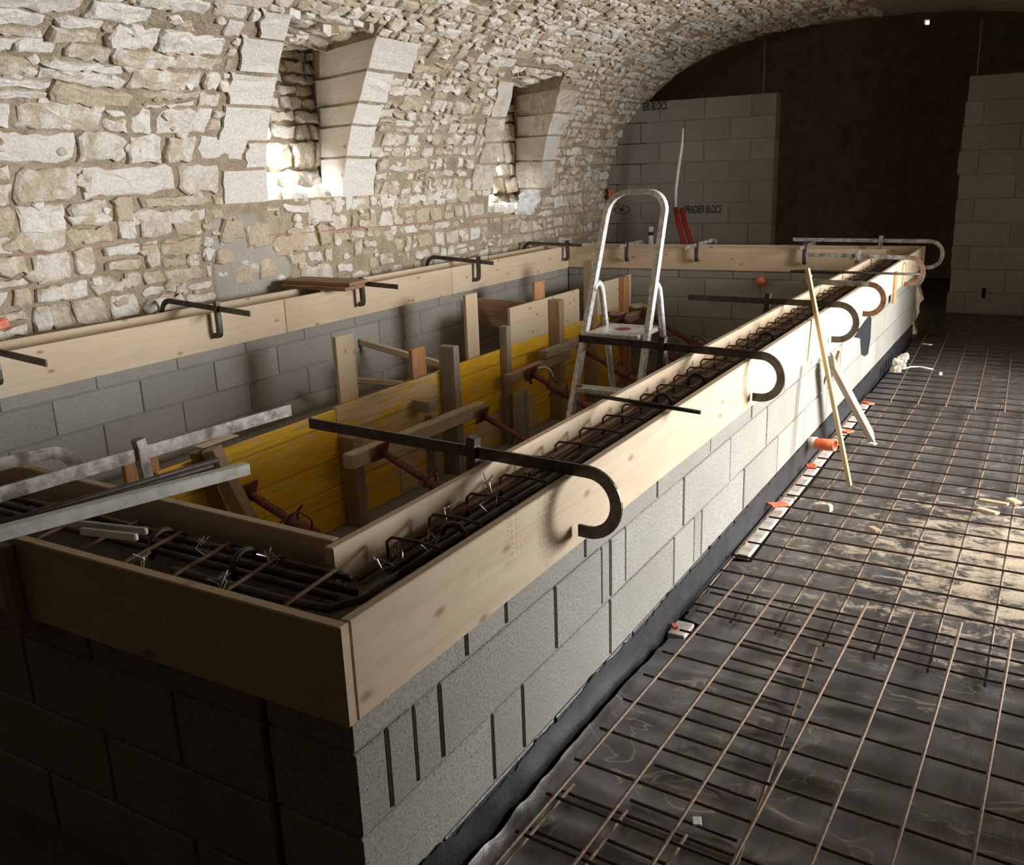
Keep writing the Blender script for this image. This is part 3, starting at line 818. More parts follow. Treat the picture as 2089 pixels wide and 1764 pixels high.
# ================================================================== RING FORMWORK BOARDS
def sboard(name, pts, wid, thk, m, label, cat='plank', group=None, up=(0, 0, 1)):
    o = plank(name, pts[0], pts[1], wid, thk, m, up); return tag(o, label, cat, group)
zc, hw = (ZB+H)/2, H-ZB
def xboard(x0, x1, y, z0, z1, m, label): return sboard('formwork_plank', ((x0, y, (z0+z1)/2), (x1, y, (z0+z1)/2)), z1-z0, TH, m, label)
def yboard(y0, y1, x, z0, z1, m, label): return sboard('formwork_plank', ((x, y0, (z0+z1)/2), (x, y1, (z0+z1)/2)), z1-z0, TH, m, label)
xboard(.002, 4.02, .0135, ZB, H, SCUFF, 'pale pine plank clamped to the outside of the pool wall, with hexagon scuff marks')
xboard(4.025, 7.72, .0135, ZB, H, PINE2, 'pale pine plank on the outside of the pool wall behind the leaning batten')
xboard(.255, 3.9, .2745, ZB+.02, H, PINE, 'pine plank on the pool side of the rebar trench, meeting the end plank')
xboard(3.905, 7.30, .2745, ZB+.02, H, PINE2, 'pine plank on the pool side of the rebar trench, beyond the stepladder')
xboard(.40, 3.45, 3.4735, .628, .857, PINE2, 'knotty pine plank on the long wall below the rubble, with the short hook clamps')
xboard(3.455, 5.50, 3.4735, .628, .857, PINE, 'pine plank on the long wall under the two stacked brown boards')
xboard(5.505, 7.74, 3.4735, .628, .857, PINE2, 'swirly grained pine plank on the long wall running into the far corner')
xboard(.004, 4.1, 3.7165, .64, .872, PINE, 'outer pine plank along the foot of the rubble wall')
xboard(4.5, 6.5, 3.7165, .64, .868, PINE2, 'outer pine plank by the rubble wall past the brown boards')
xboard(6.52, 8.0, 3.7165, .64, .862, PINE, 'outer pine plank by the rubble wall near the far corner')
yboard(.27, 3.486, 7.7555, ZB-.004, H+.004, PINE, 'pinkish pine plank across the far end of the pool')
yboard(-.02, 3.72, 8.0565, ZB, H+.01, PINE2, 'outer pine plank across the far end behind the bar clamps')
def skew(name, a, b, m, label, z0=ZB, z1=H):
    zc_ = (z0+z1)/2; return sboard(name, ((*a, zc_), (*b, zc_)), z1-z0, TH, m, label)
skew('formwork_plank', (-.0135, .0), (-.0135, 1.02), PINE, 'shadowed pine plank closing the near end of the pool')
skew('formwork_plank', (-.0135, 1.025), (-.0135, 3.73), PINE, 'shadowed pine plank continuing the near end past the galvanised channel')
skew('formwork_plank', (.303, .292), (.40, 3.45), PINE, 'inner pine plank of the near trench below the rebars', ZB+.02)
tag(Geo().add(*box((-.055, 1.0, .60), (-.028, 1.045, .835))).build('stake', TIMBER), 'dark wooden stake nailed at the near end plank joint', 'stake')
# cleat patches at the far corner of the outer plank
for k, (u, v, hgt) in enumerate(((1826, 575, .16), (1844, 545, .06))):
    p = ony(u, v, -.006); tag(Geo().add(*box((p.x-.05, -.016, p.z-hgt), (p.x+.05, -.001, p.z+hgt*.5))).build('cleat', ORANGEW if k == 0 else PINE), ['upright orange-brown wooden cleat on the outer plank under the twin rods', 'small pale wooden cleat near the end of the outer plank'][k], 'cleat')
tag(plank('formwork_plank', (7.74, .0135, .75), (8.04, .0135, .75), .2, TH, PINE2), 'short weathered pine end piece at the far corner', 'plank')

# ================================================================== CLAMPS
def clamp(S, T, rad, slide, arm, m, m2, label, group, down=(0, 0, -1), ext_=.03, hook=True, wid=.034, hookmat=None):
    S = Vector(S); T = Vector(T); e = (T-S).normalized(); D = Vector(down); D = (D-e*D.dot(e)).normalized(); side = e.cross(D)
    root = empty('bar_clamp', (S+T)/2-Vector((0, 0, .018)))
    path = [T, S+e*.002]
    hk = [S+D*(rad-rad*math.cos(t))-e*(rad*math.sin(t)) for t in [math.pi*i/18 for i in range(19)]]+[S+D*2*rad+e*ext_]
    if hook: Geo().add(*ribbon([T]+hk if not hookmat else path, side, wid, .009)).build('bar', m, root)
    else: Geo().add(*ribbon(path, side, wid, .009)).build('bar', m, root)
    if hookmat: Geo().add(*ribbon(hk, side, wid, .009)).build('hook', hookmat, root)
    # sliding jaw: collar round the bar plus curled arm pressing on the plank
    q = S+e*slide; g = Geo()
    up_ = -D; a = q+up_*.045-e*.004
    arm_p = [a, q+up_*.02, q-up_*.03, q+D*arm*.55+e*.006, q+D*(arm-.03)+e*.006]
    arm_p += [q+D*(arm-.03)+e*.006 - e*(.024*(1-math.cos(t)))+D*(.024*math.sin(t)) for t in [math.pi*i/8 for i in range(1, 7)]]
    g.add(*ribbon(arm_p, side, .030, .030))
    g.build('sliding_jaw', m2 or m, root)
    tag(root, label, 'clamp', group); return root
ZC = .866; G1 = 'bar clamps across the ring formwork'
clamp((.925, -.045, ZC), (1.004, 1.004, .868), .086, .38, .14, STEEL, STEEL, 'long clean dark steel bar clamp hooked over the scuffed plank near the pool corner', G1)
clamp((2.60, -.04, ZC), (2.706, .854, .868), .090, .46, .14, STEEL, STEEL, 'brown steel bar clamp whose bar crosses in front of the ladder platform', G1)
clamp((4.14, -.045, ZC), (4.196, .847, .868), .098, .405, .14, STEEL, STEEL, 'steel bar clamp crossed by the leaning yellow batten', G1)
clamp((5.08, -.045, ZC), (5.15, .44, .868), .095, .40, .13, SPLASH, SPLASH, 'cement-splashed bar clamp with rusty hook under the twin rods', G1, hookmat=RUSTY)
clamp((6.86, -.05, ZC), (6.99, .80, .868), .105, .42, .13, SPLASH, SPLASH, 'pale cement-coated bar clamp with rusty hook near the far corner', G1, hookmat=RUSTY)
clamp((7.86, -.075, .916), (7.99, 1.153, .916), .115, .42, .13, SPLASH, SPLASH, 'whitish bar clamp hooked round the far outer corner', G1)
# long wall
def lclamp(x0, S, T, rad, slide, arm, label, m=STEEL, hook=True, mj=None):
    return clamp(S, T, rad, slide, arm, m, mj or m, label, G1, hook=hook)
lclamp(0, (1.40, 3.80, .905), (1.345, 2.93, .862), .085, .41, .17, 'dark bar clamp on the knotty plank, furthest from the stacked boards')
lclamp(0, (2.83, 3.85, .915), (2.79, 3.10, .872), .09, .455, .18, 'dark bar clamp with tall curved hook in front of the smooth mortar patch')
lclamp(0, (4.22, 3.80, .895), (4.18, 3.04, .866), .085, .41, .165, 'rusty bar clamp beside the two stacked brown boards', mj=STEEL)
lclamp(0, (5.80, 3.83, .915), (5.85, 3.245, .866), .09, .44, .17, 'dark bar clamp with curved hook below the second window niche')
lclamp(0, (7.60, 3.84, .895), (7.58, 3.22, .878), .085, .45, .16, 'bar clamp at the far corner under the rubble wall')
# far end
clamp((8.11, 2.78, .878), (7.45, 2.74, .878), .07, .445, .16, SPLASH, STEEL, 'bar clamp on the far plank behind the ladder rails', G1)
clamp((8.11, 1.98, .90), (7.40, 2.03, .878), .07, .44, .16, SPLASH, STEEL, 'bar clamp on the far plank in front of the red conduits', G1)
clamp((8.11, .98, .877), (7.45, .96, .877), .07, .44, .16, SPLASH, STEEL, 'bar clamp on the far plank below the whitish corner clamp', G1)
# near end (bars run along the pool)
clamp((-.06, 1.285, .872), (1.10, 1.18, .872), .085, .585, .15, SPLASH, SPLASH, 'long mottled cement-splashed bar clamp lying over the near end trench', G1, wid=.04)
clamp((.395, 1.50, .874), (-.45, 1.66, .885), .085, .50, .13, SPLASH, SPLASH, 'mottled bar clamp with brown hook turned towards the pool', G1, wid=.038)

# ================================================================== REBAR CAGES IN THE TRENCH
def bar_path(pts, step=.25, wob=.003):
    out = []
    for a, b in zip(pts, pts[1:]):
        a = Vector(a); b = Vector(b); n = max(1, int((b-a).length/step))
        for i in range(n): p = a.lerp(b, i/n); out.append(p+Vector((0, rng.uniform(-wob, wob), rng.uniform(-wob, wob))))
    return out+[Vector(pts[-1])]
cage = empty('rebar_cage', (4.0, .145, ZT)); tag(cage, 'steel reinforcement cage lying in the long trench between the pine planks', 'rebar')
for y, z, r_, m, x0, x1 in ((.085, .792, .010, REBAR, .35, 7.5), (.108, .800, .010, REBAR, .30, 7.6), (.126, .785, .009, REBAR, .45, 1.3), (.145, .797, .0085, REBAR, .30, 1.25), (.085, .768, .009, REBAR, .31, 7.6),
                         (.222, .786, .008, RUSTY, .50, 7.6), (.235, .762, .007, MESHW, .3, 7.5)):
    Geo().add(*tube(bar_path([(x0, y, z), (x1, y, z)]), r_, 8)).build('longitudinal_bar', m, cage, smooth=True)
Geo().add(*tube(bar_path([(.108, .62, .785), (.108, .30, .785), (.12, .16, .787), (.17, .118, .793), (.5, .112, .80)], .06), .010, 8)).build('corner_bar', REBAR, cage, smooth=True)
st_x = [.405+.1715*i for i in range(42)]
SM = None
for x in st_x:
    if SM is None:
        pts = [(0, .07, .752), (0, .07, .812), (.004, .08, .822), (.008, .145, .826), (.006, .218, .824), (.0, .228, .814), (0, .228, .752)]
        g = Geo().add(*tube([Vector(p)+Vector((x, 0, 0)) for p in pts],   .0038, 6)); o = g.build('stirrup', MESHD, cage, smooth=True); SM = o.data
    else:
        o = obj('stirrup', SM, None, cage); o.location = (x-st_x[0], rng.uniform(-.004, .004), rng.uniform(-.003, .002))
for x, y in ((.52, .13), (1.07, .155), (1.93, .15), (2.30, .15), (3.33, .15)):     # lapped hook loops round the bars
    Geo().add(*tube(arc((x, y-.015, .80), (0, 1, 0), (0, 0, 1), .035, -.4, math.pi+.4, 10), .008, 7)).build('bar_hook', REBAR, cage, smooth=True)
for x, y, z in ((.43, .12, .815), (.60, .19, .82), (.69, .12, .82), (.83, .2, .82), (.36, .15, .80), (.29, .15, .80)):
    g = Geo()
    for k in range(3):
        P = [Vector((x, y, z-.02)), Vector((x+rng.uniform(-.02, .02), y+rng.uniform(-.02, .02), z+.01)), Vector((x+rng.uniform(-.03, .03), y+rng.uniform(-.03, .03), z+rng.uniform(.015, .035))), Vector((x+rng.uniform(-.02, .02), y+.015, z+.008))]
        g.add(*tube(P, .0014, 4))
    g.build('tie_wire', WIRE, cage)
cage2 = empty('rebar_cage', (.14, 1.0, ZT)); tag(cage2, 'steel reinforcement cage in the shadowed trench at the near end', 'rebar')
for x, z, r_, m in ((.225, .802, .009, REBAR), (.20, .79, .010, REBAR), (.17, .785, .009, REBAR), (.055, .785, .009, RUSTY), (.08, .765, .009, REBAR), (.235, .765, .009, REBAR)):
    Geo().add(*tube(bar_path([(x, .06 if x < .1 else .185, z), (x, 2.2, z)]), r_, 8)).build('longitudinal_bar', m, cage2, smooth=True)
for i in range(12):
    y = .215+.165*i
    P = [(.045, y, .755), (.045, y, .80), (.055, y, .812), (.225, y+.01, .818), (.24, y+.01, .806), (.24, y+.01, .755)]
    Geo().add(*tube(P, .005, 6)).build('stirrup', RUSTY, cage2, smooth=True)
for y in (.47, .75):
    Geo().add(*tube(arc((.19, y, .79), (1, 0, 0), (0, 0, 1), .04, -.5, math.pi+.5, 10), .008, 7)).build('bar_hook', REBAR, cage2, smooth=True)
for y, x in ((.40, .20), (.41, .06), (.60, .19), (.66, .06)):
    g = Geo()
    for k in range(4):
        P = [Vector((x, y, .79)), Vector((x+rng.uniform(-.02, .02), y+rng.uniform(-.02, .02), .815)), Vector((x+rng.uniform(-.03, .03), y+rng.uniform(-.02, .02), .835)), Vector((x+.01, y+.02, .815))]
        g.add(*tube(P, .0014, 4))
    g.build('tie_wire', WIRE, cage2)
# loose rods across the ring
def rod(a, b, r_, m, label): return tag(Geo().add(*tube([a, Vector(a).lerp(Vector(b), .5), b], r_, 8)).build('loose_rod', m, smooth=True), label, 'rebar')
a, b = onz(445, 938, .885), onz(0, 1068, .877); rod(b+(b-a)*.6, a, .0085, REBAR, 'dark ribbed rod beside the galvanised channel, the upper of two')
n_ = (a-b).normalized().cross(Vector((0, 0, 1))); a2 = a-(a-b).normalized()*.03; sh = n_*.019 if n_.y < 0 else n_*-.019; a, b = a2+sh-Vector((0, 0, .006)), b+sh-Vector((0, 0, .006)); rod(b+(b-a)*.6, a, .007, REBAR, 'dark rod tucked under the upper rod by the galvanised channel')
a, b = onz(1196, 804, .872), onz(1429, 841, .855); rod(a, b, .0075, REBAR, 'short dark rod laid across the trench below the stepladder')
a, b = onz(1612, 553, .858), onz(1868, 560, .858); rod(a, b, .007, REBAR, 'thin dark rod of the pair laid over the far clamps, behind')
a, b = a+Vector((.04, -.02, 0)), b+Vector((.03, -.03, 0)); rod(a, b, .0075, REBAR, 'thin dark rod of the pair laid over the far clamps, in front')
# galvanised channel
a, b = onz(510, 957, .885), onz(0, 1092, .885); b = b+(b-a)*.5; e = (a-b).normalized(); n_ = Vector((0, 0, 1)).cross(e).normalized()
g = Geo(); g.add(*obox(a+n_*.0, b, (0, 0, 1), .030, .003, .0008)); g.add(*obox(a+Vector((0, 0, .015))+n_*.014, b+Vector((0, 0, .015))+n_*.014, (0, 0, 1), .003, .028, .0008)); g.add(*obox(a-Vector((0, 0, .0145))+n_*.014, b-Vector((0, 0, .0145))+n_*.014, (0, 0, 1), .003, .028, .0008))
tag(g.build('steel_channel', GALV), 'dull galvanised steel channel resting across the near end planks', 'channel')
# short channels lying in the near trench
for k, (p, q) in enumerate((((140, 1066), (300, 1084)), ((165, 1083), (280, 1096)))):
    a, b = onz(*p, .838), onz(*q, .838); tag(plank('trench_offcut', a, b, .018, .014, GALV), ['thin dull metal offcut sticking out of the near trench', 'shiny metal angle offcut lying in the near trench'][k], 'metal offcut')

# ================================================================== INSIDE THE POOL: FORMS, POSTS, WALES
def panel(x0, x1, z0, z1, m, label):
    return tag(plank('plywood_sheet', (x0, YF+.0135, (z0+z1)/2), (x1, YF+.0135, (z0+z1)/2), z1-z0, TH, m), label, 'formwork', 'yellow form panels')
panel(1.70, 3.06, -.24, .245, YELLOW, 'yellow shuttering panel behind the slanted strut')
panel(3.065, 4.17, -.24, .258, WORN, 'worn orange and white shuttering panel with peeled coating')
panel(4.175, 6.15, -.24, .262, YELLOW, 'bright yellow shuttering panel behind the stepladder')
panel(6.155, 7.74, -.24, .262, YELLOW, 'yellow shuttering panel running to the far end wall')
panel(1.70, 3.66, ZP+.004, -.245, YELLOW, 'lower yellow shuttering panel below the slanted strut')
panel(3.665, 5.65, ZP+.004, -.245, WORN, 'lower worn yellow shuttering panel in the middle')
panel(5.655, 7.74, ZP+.004, -.245, YELLOW, 'lower yellow shuttering panel at the far end')
def wboard(x0, x1, label): return tag(plank('raised_board', (x0, YF+.0135, .4175), (x1, YF+.0135, .4175), .31, TH, PINE2), label, 'plank')
wboard(5.245, 6.52, 'pale pine board stacked on the yellow panel in front of the ladder')
wboard(6.70, 7.74, 'pale pine board stacked on the yellow panel at the far end wall')
def post(x0, x1, dy, ztop, m, label, zb=ZP, y1=YF-.001):
    return tag(Geo().add(*box((x0, y1-dy, zb), (x1, y1, ztop), .005)).build('post', m), label, 'post')
post(3.055, 3.145, .125, .075, TIMBER, 'squat brown post at the end of the near wale')
post(3.99, 4.05, .07, -.02, GREYWOOD, 'thin grey post under the near wale beside the tall post')
post(4.20, 4.275, .135, .448, GREYWOOD, 'tall grey-brown post rising above the worn panel')
post(5.06, 5.125, .07, .455, GREYWOOD, 'slim grey post at the start of the second wale')
post(5.895, 5.985, .115, .555, TIMBER, 'brown post in front of the stacked pale board')
post(6.02, 6.08, .05, .535, PINE, 'thin pale batten post beside the brown post')
post(6.60, 6.70, .10, .82, TIMBER, 'tall brown post behind the ladder rail')
post(7.42, 7.54, .06, .58, ORANGEW, 'short brown post at the far end of the pale boards')
tag(plank('slanted_strut', ony(430, 915, 2.62), ony(530, 1110, 2.50), .085, .075, TIMBER, (0, -.3, .3)), 'slanted timber strut against the yellow panel by the first prop', 'strut')
tag(plank('slanted_strut', ony(398, 920, 2.70), ony(470, 1090, 2.68), .05, .05, BROWN, (1, 0, 0)), 'dark timber strut behind the slanted one', 'strut')
tag(Geo().add(*box(tuple(ony(412, 907, 2.72)+Vector((0, 0, -.02))), tuple(ony(478, 886, 2.76)+Vector((.0, .03, 0))))).build('wood_block', PINE2), 'fresh pale wood block on top of the yellow panel', 'wood block')
p = ony(292, 955, 2.80); tag(Geo().add(*box((p.x-.12, 2.775, -.3), (p.x+.08, 2.805, p.z+.10))).build('stake_board', ORANGEW), 'upright reddish brown board left of the yellow panel end', 'board')
def wale(a, b, wid, thk, m, label): return tag(plank('wale', a, b, wid, thk, m, bev=.006), label, 'timber')
wale((2.93, 2.555, -.035), (4.46, 2.555, -.055), .095, .085, PINE, 'horizontal pine wale between the two near props')
wale((4.93, 2.59, .060), (5.98, 2.585, .075), .075, .07, TIMBER, 'horizontal timber wale at the third prop')
wale((5.48, 2.565, .158), (6.28, 2.56, .153), .07, .08, GREYWOOD, 'grey timber wale overlapping the third prop wale')
wale((6.45, 2.60, .145), (7.70, 2.60, .19), .08, .08, TIMBER, 'horizontal timber wale behind the ladder')
for k, (u, v, y, sx, sy, rz, tl) in enumerate(((1310, 622, 2.66, .16, .20, .2, 1.1), (1268, 640, 2.63, .2, .1, .5, .1), (1255, 652, 2.62, .28, .09, .3, .15), (1300, 648, 2.62, .22, .1, -.3, .2))):
    p = ony(u, v, y); p.z = max(p.z, .268) if k in (2, 3) else p.z; o = Geo().add(*obox((-sx/2, 0, 0), (sx/2, 0, 0), (0, 1, 0), sy, .02)).build('wedge_board', PINE2 if k % 2 else GREYWOOD, base=(0, 0, 0)); o.location = p; o.rotation_euler = (tl, .05, rz)
    tag(o, ['upright grey offcut wedged behind the far props', 'flat pale offcut on the far wale', 'grey offcut lying on the far wale beside the ladder', 'pale offcut near the last prop head'][k], 'wood offcut')
p = ony(872, 830, 2.62); tag(Geo().add(*box((p.x-.05, 2.57, p.z-.03), (p.x+.06, 2.69, p.z+.05))).build('wood_block', GREYWOOD), 'small wood block on the near wale beside the tall post', 'wood block')
# rounded grey stub plank
a = ony(1056, 800, 2.56); g = Geo(); wd = .155; P = []
for i in range(9):
    t = math.pi*i/8; P.append((math.cos(t)*wd/2, .05*math.sin(t)))
V = []
for dy in (0, .035):
    V += [(a.x+.03-wd/2, a.y-dy, ZP), (a.x+.03+wd/2, a.y-dy, ZP)]+[(a.x+.03+q[0], a.y-dy, a.z-.03+q[1]) for q in P]
n = 11; Fc = [list(range(n))[::-1], [n+i for i in range(n)]]+[[i, (i+1) % n, n+(i+1) % n, n+i] for i in range(n)]
tag(g.add(V, Fc, G=[(v[2], v[0], v[1]) for v in V]).build('stub_plank', GREYWOOD), 'grey plank with a rounded top standing by the slim post', 'plank')
# boards in the gap behind the forms
def gpost(px, y, wpx, ztop_px, m, label, dy=.03, zb=-.1):
    p = ony(px, ztop_px, y); q = ony(px+wpx, ztop_px, y); return tag(Geo().add(*box((p.x, y, zb), (q.x, y+dy, p.z), .003)).build('spacer_post', m), label, 'post')
gpost(684, 2.80, 38, 688, PINE, 'upright tan board behind the worn panel')
gpost(840, 2.80, 28, 714, ORANGEW, 'short orange-brown upright behind the tall grey post')
gpost(950, 2.82, 24, 602, PINE, 'upright pale board in the gap by the block wall')
gpost(1091, 2.80, 20, 576, ORANGEW, 'short orange upright at the far end of the gap')
a, b = ony(735, 697, 3.46), ony(1000, 775, 2.80)
a.z = .40; a.x = 4.25; b = Vector((4.36, 2.77, .33)); a = ony(735, 697, 3.48); b = ony(905, 745, 2.80); wale(a, b, .05, .04, PINE, 'thin pale batten spanning from the block wall to the tall post')
a, b = ony(722, 775, 3.05), ony(822, 783, 2.80); wale(a, b, .04, .04, TIMBER, 'short batten low in the gap behind the worn panel')
a = ony(975, 622, 3.3); b = ony(1075, 640, 2.81)
tag(plank('cross_board', (a.x, a.y, a.z-.06), (b.x+.02, b.y, a.z-.08), .24, .027, BROWN), 'brown board bridging the gap behind the stacked pale board', 'board')
# stacked brown boards on the long wall
for k in range(2):
    a, b = onz(600, 580+8-k*12, .872+.03*k), onz(700, 582-k*8, .872+.03*k); 
    a = Vector((3.96+.03*k, 3.86, .888+.029*k)); b = Vector((4.02+.04*k, 3.30, .874+.029*k))
    tag(plank('stacked_board', a, b, .26-.02*k, .027, BROWN, (1, 0, 0)), ['brown board laid across the long wall planks, lower of two', 'brown board laid across the long wall planks, upper of two'][k], 'board')

# ================================================================== PROPS
def ring(c, ax, r_, rt, n=16):
    ax = Vector(ax).normalized(); u = ax.orthogonal().normalized(); v = ax.cross(u); return tube(arc(c, u, v, r_, 0, 2*math.pi, n)[:-1], rt, 5, closed=True)
def prop(xh, yh, zh, slope, ycol, label, xd=0):
    A = Vector((xh, yh, zh)); yf = .31; B = Vector((xh+xd, yf, zh-slope*(yh-yf)))
    if B.z < ZP+.066: t = (A.z-(ZP+.066))/(A.z-B.z); B = A.lerp(B, t)
    root = empty('steel_prop', B); d = (B-A).normalized(); c = A+d*((yh-ycol)/-d.y)
    side = d.cross(Vector((0, 0, 1))).normalized(); nrm = side.cross(d).normalized()
    it = Geo().add(*tube([A+d*.012, c+d*.2], .024, 12)).build('inner_tube', PROP, root, smooth=True)
    Geo().add(*tube([c, B-d*.012], .032, 14)).build('outer_tube', PROP, root, smooth=True)
    co = Geo().add(*tube([c-d*.03, c-d*.028, c+d*.10, c+d*.16], [.036, .040, .040, .034], 14)).build('collar', PROP, root, smooth=True)
    Geo().add(*ring(c-d*.03, d, .041, .006)).build('collar_ring', PROP, co)
    Geo().add(*obox(A-nrm*.065, A+nrm*.065, side, .13, .012)).build('head_plate', PROP, root)
    Geo().add(*obox(B-nrm*.06, B+nrm*.06, side, .12, .01)).build('base_plate', PROP, root)
    for sg, k in ((1, 0), (-1, 1)):
        q = c+d*.02; h_ = (nrm*.75+side*.6*sg).normalized()*sg if k else (nrm+side*.25).normalized()
        P = [q+h_*.035, q+h_*.085-d*.0, q+h_*.10+d*.015, q+h_*.10+d*.085, q+h_*.085+d*.10, q+h_*.035+d*.10]
        Geo().add(*tube(P, .006, 6)).build('handle', PROP, co, smooth=True)
    P = [c-d*.05+side*.06, c-d*.05-side*.05, c-d*.05-side*.075+nrm*.03, c-d*.03-side*.07+nrm*.07]
    Geo().add(*tube(P, .007, 6)).build('pin', PROP, co, smooth=True)
    g = Geo()
    for k in range(1, 5):
        p = A+d*(.12*k)
        if (p-A).length < (c-A).length-.08: g.add(*tube([p+nrm*.004, p+nrm*.04], .006, 8))
    if g.V: cut(it, g)
    return tag(root, label, 'prop', 'red adjustable props bracing the forms')
prop(2.15, 2.60, .012, .36, 2.27, 'red steel prop braced at the slanted strut')
prop(3.157, 2.475, -.02, .427, 2.10, 'red steel prop braced at the squat brown post')
prop(4.356, 2.475, -.08, .43, 1.95, 'red steel prop braced at the tall grey post end of the wale')
prop(5.178, 2.512, .065, .465, 2.32, 'red steel prop braced at the slim grey post with orange tape')
prop(6.068, 2.482, .10, .471, 2.18, 'red steel prop crossing behind the left ladder rail')
prop(6.974, 2.512, .235, .64, 2.05, 'red steel prop behind the ladder platform')
prop(7.60, 2.512, .20, .56, 2.0, 'red steel prop nearest the far block wall')
p = Vector((5.178, 2.53, .06)); g = Geo(); n = 10
P = [p+Vector((-.05+.1*rng.random(), rng.uniform(-.04, .02), rng.uniform(-.10, .05))) for _ in range(9)]
g.add(P, [[i, i+1, i+2] for i in range(7)]+[[i+2, i+1, i] for i in range(7)]); tag(g.build('tape_scrap', ORANGE), 'crumpled orange tape scrap at a prop head', 'tape')
P = [p+Vector((.05, -.05, .04)), p+Vector((.10, -.09, .045)), p+Vector((.14, -.12, .01)), p+Vector((.15, -.14, -.05))]
g = Geo().add(*ribbon(P, (1, .4, 0), .004, .035)); tag(g.build('tape_strip', WHITE), 'curled white tape strip at the prop with orange tape', 'tape')

# ================================================================== STEPLADDER
lad = empty('step_ladder', (3.68, 1.09, ZP)); tag(lad, 'splashed aluminium stepladder with a rounded hand loop standing in the pool', 'ladder')
fx = lambda z: 3.655+.42*(z-.72); YL, YR = 1.285, .895
def fy(y, z): return y+(.02*(z-.72) if y < 1.1 else -.02*(z-.72))
zt = 1.395; rr = .115
def rail(y, sg):
    return [Vector((fx(z), fy(y, z), z)) for z in (ZP+.01, -.2, .3, .72, 1.1, zt-.03)]
top = []
yl, yr = fy(YL, zt), fy(YR, zt)
loop = rail(YL, 1)
loop += [Vector((fx(zt+.1*math.sin(t)), yl-rr*(1-math.cos(t)), zt-.01+rr*math.sin(t))) for t in [math.pi/2*i/7 for i in range(1, 8)]]
loop += [Vector((fx(zt+.1*math.sin(t)), yr+rr*(1-math.cos(t)), zt-.01+rr*math.sin(t))) for t in [math.pi/2*(7-i)/7 for i in range(0, 8)]]
loop += rail(YR, 1)[::-1][0:]
Geo().add(*ribbon(loop, (1, 0, -.0), .030, .050)).build('hand_rail', ALU, lad, smooth=False)
for y in (YL-.012, YR+.012):
    P = [Vector((3.745, y, .955)), Vector((3.79, y, .985)), Vector((3.83, y, .985)), Vector((3.858, y, .96))]+[Vector((3.86+.24*(.97-z), y, z)) for z in (.90, .72, .4, 0, ZP+.01)]
    Geo().add(*tube(P, .019, 10)).build('rear_leg', ALU, lad, smooth=True)
pf = Geo().add(*box((3.60, YR+.03, .70), (3.95, YL-.03, .728), .006)).build('platform', ALU, lad)
P = arc((3.77, 1.09, .731), (0, 1, 0), (1, 0, 0), .045, 0, 2*math.pi, 18)
Geo().add([q for q in P[:-1]], [list(range(18))[::-1]]).build('warning_sticker', REDP, pf)
zz = .42; k = 0
while zz > ZP+.1:
    st = Geo().add(*box((fx(zz)-.03, YR-.005, zz-.03), (fx(zz)+.06, YL+.005, zz), .004)).build('step', ALU, lad)
    for y in (YL-.03, YR+.01): Geo().add(*box((fx(zz)-.028, y, zz+.0005), (fx(zz)+.02, y+.02, zz+.006), .001)).build('end_cap', REDP, st)
    zz -= .285
for y in (YL-.035, YR+.035): Geo().add(*box((3.90, y-.012, .30), (3.92, y+.012, .32))).build('hinge_plate', GALV, lad)
for y in (YL, YR): Geo().add(*box((fx(ZP)-.03, y-.025, ZP), (fx(ZP)+.03, y+.025, ZP+.03))).build('rubber_foot', INK, lad)

# ================================================================== SHEET AND MESH ON THE FLOOR
def film_z(x, y):
    n1 = noise.noise(Vector((x*7, y*2.2, 0))); n2 = noise.noise(Vector((x*3+y*4, y*3-x*2, 5))); n3 = noise.noise(Vector((x*14, y*6, 9)))
    near = max(0, min(1, (2.2-x)/.6))
    z = -.010+.009*(1-abs(n1))**3*(.4+near)+.010*(1-abs(n2))**5*near+.0015*n3+.006*n2*near
    z = min(z, .0062)
    if y > -.035 and x < 1.62: t = (y+.035)/.047; z += max(0, (1.62-x)/1.62)**.6*.06*t*t     # lip against the wall
    return z
xs = []; x = -.6
while x < XB-.03: xs.append(x); x += .02 if x < 2.6 else .035 if x < 5 else .08
ys = [-2.22+i*.03 for i in range(75)]; ys[-1] = .005
V = []; Fc = []; sand = []
for x in xs:
    edge = .078 if (1.69 < x < 1.83 or 2.46 < x < 5.42) else 0
    edge += .014*noise.noise(Vector((x*1.5, 0, 3))) if edge else 0
    for y in ys:
        yy = y if x < .0 else min(y, .012-edge); zz = film_z(x, yy)
        V.append((x, yy, zz))
        px = math.exp(-((x-2.9)/.9)**2)*math.exp(-((yy+1.15)/.6)**2); s_ = .17*px+.10*math.exp(-((x-2.9)/1.0)**2)
        if x < 1.7: s_ -= .05
        if x > 3.9: s_ -= .05
        sand.append(s_)
ny = len(ys)
for i in range(len(xs)-1):
    for j in range(ny-1):
        if xs[i] > XB-.02 and V[i*ny+j][1] < -.1: continue
        a = i*ny+j; Fc.append([a, a+ny, a+ny+1, a+1])
me = new_mesh('plastic_sheet', V, Fc, sand=sand, smooth=True); o = obj('plastic_sheet', me, FILM); tag(o, 'black polythene sheet wrinkled over the floor beside the pool, dusted with sand', 'sheet')

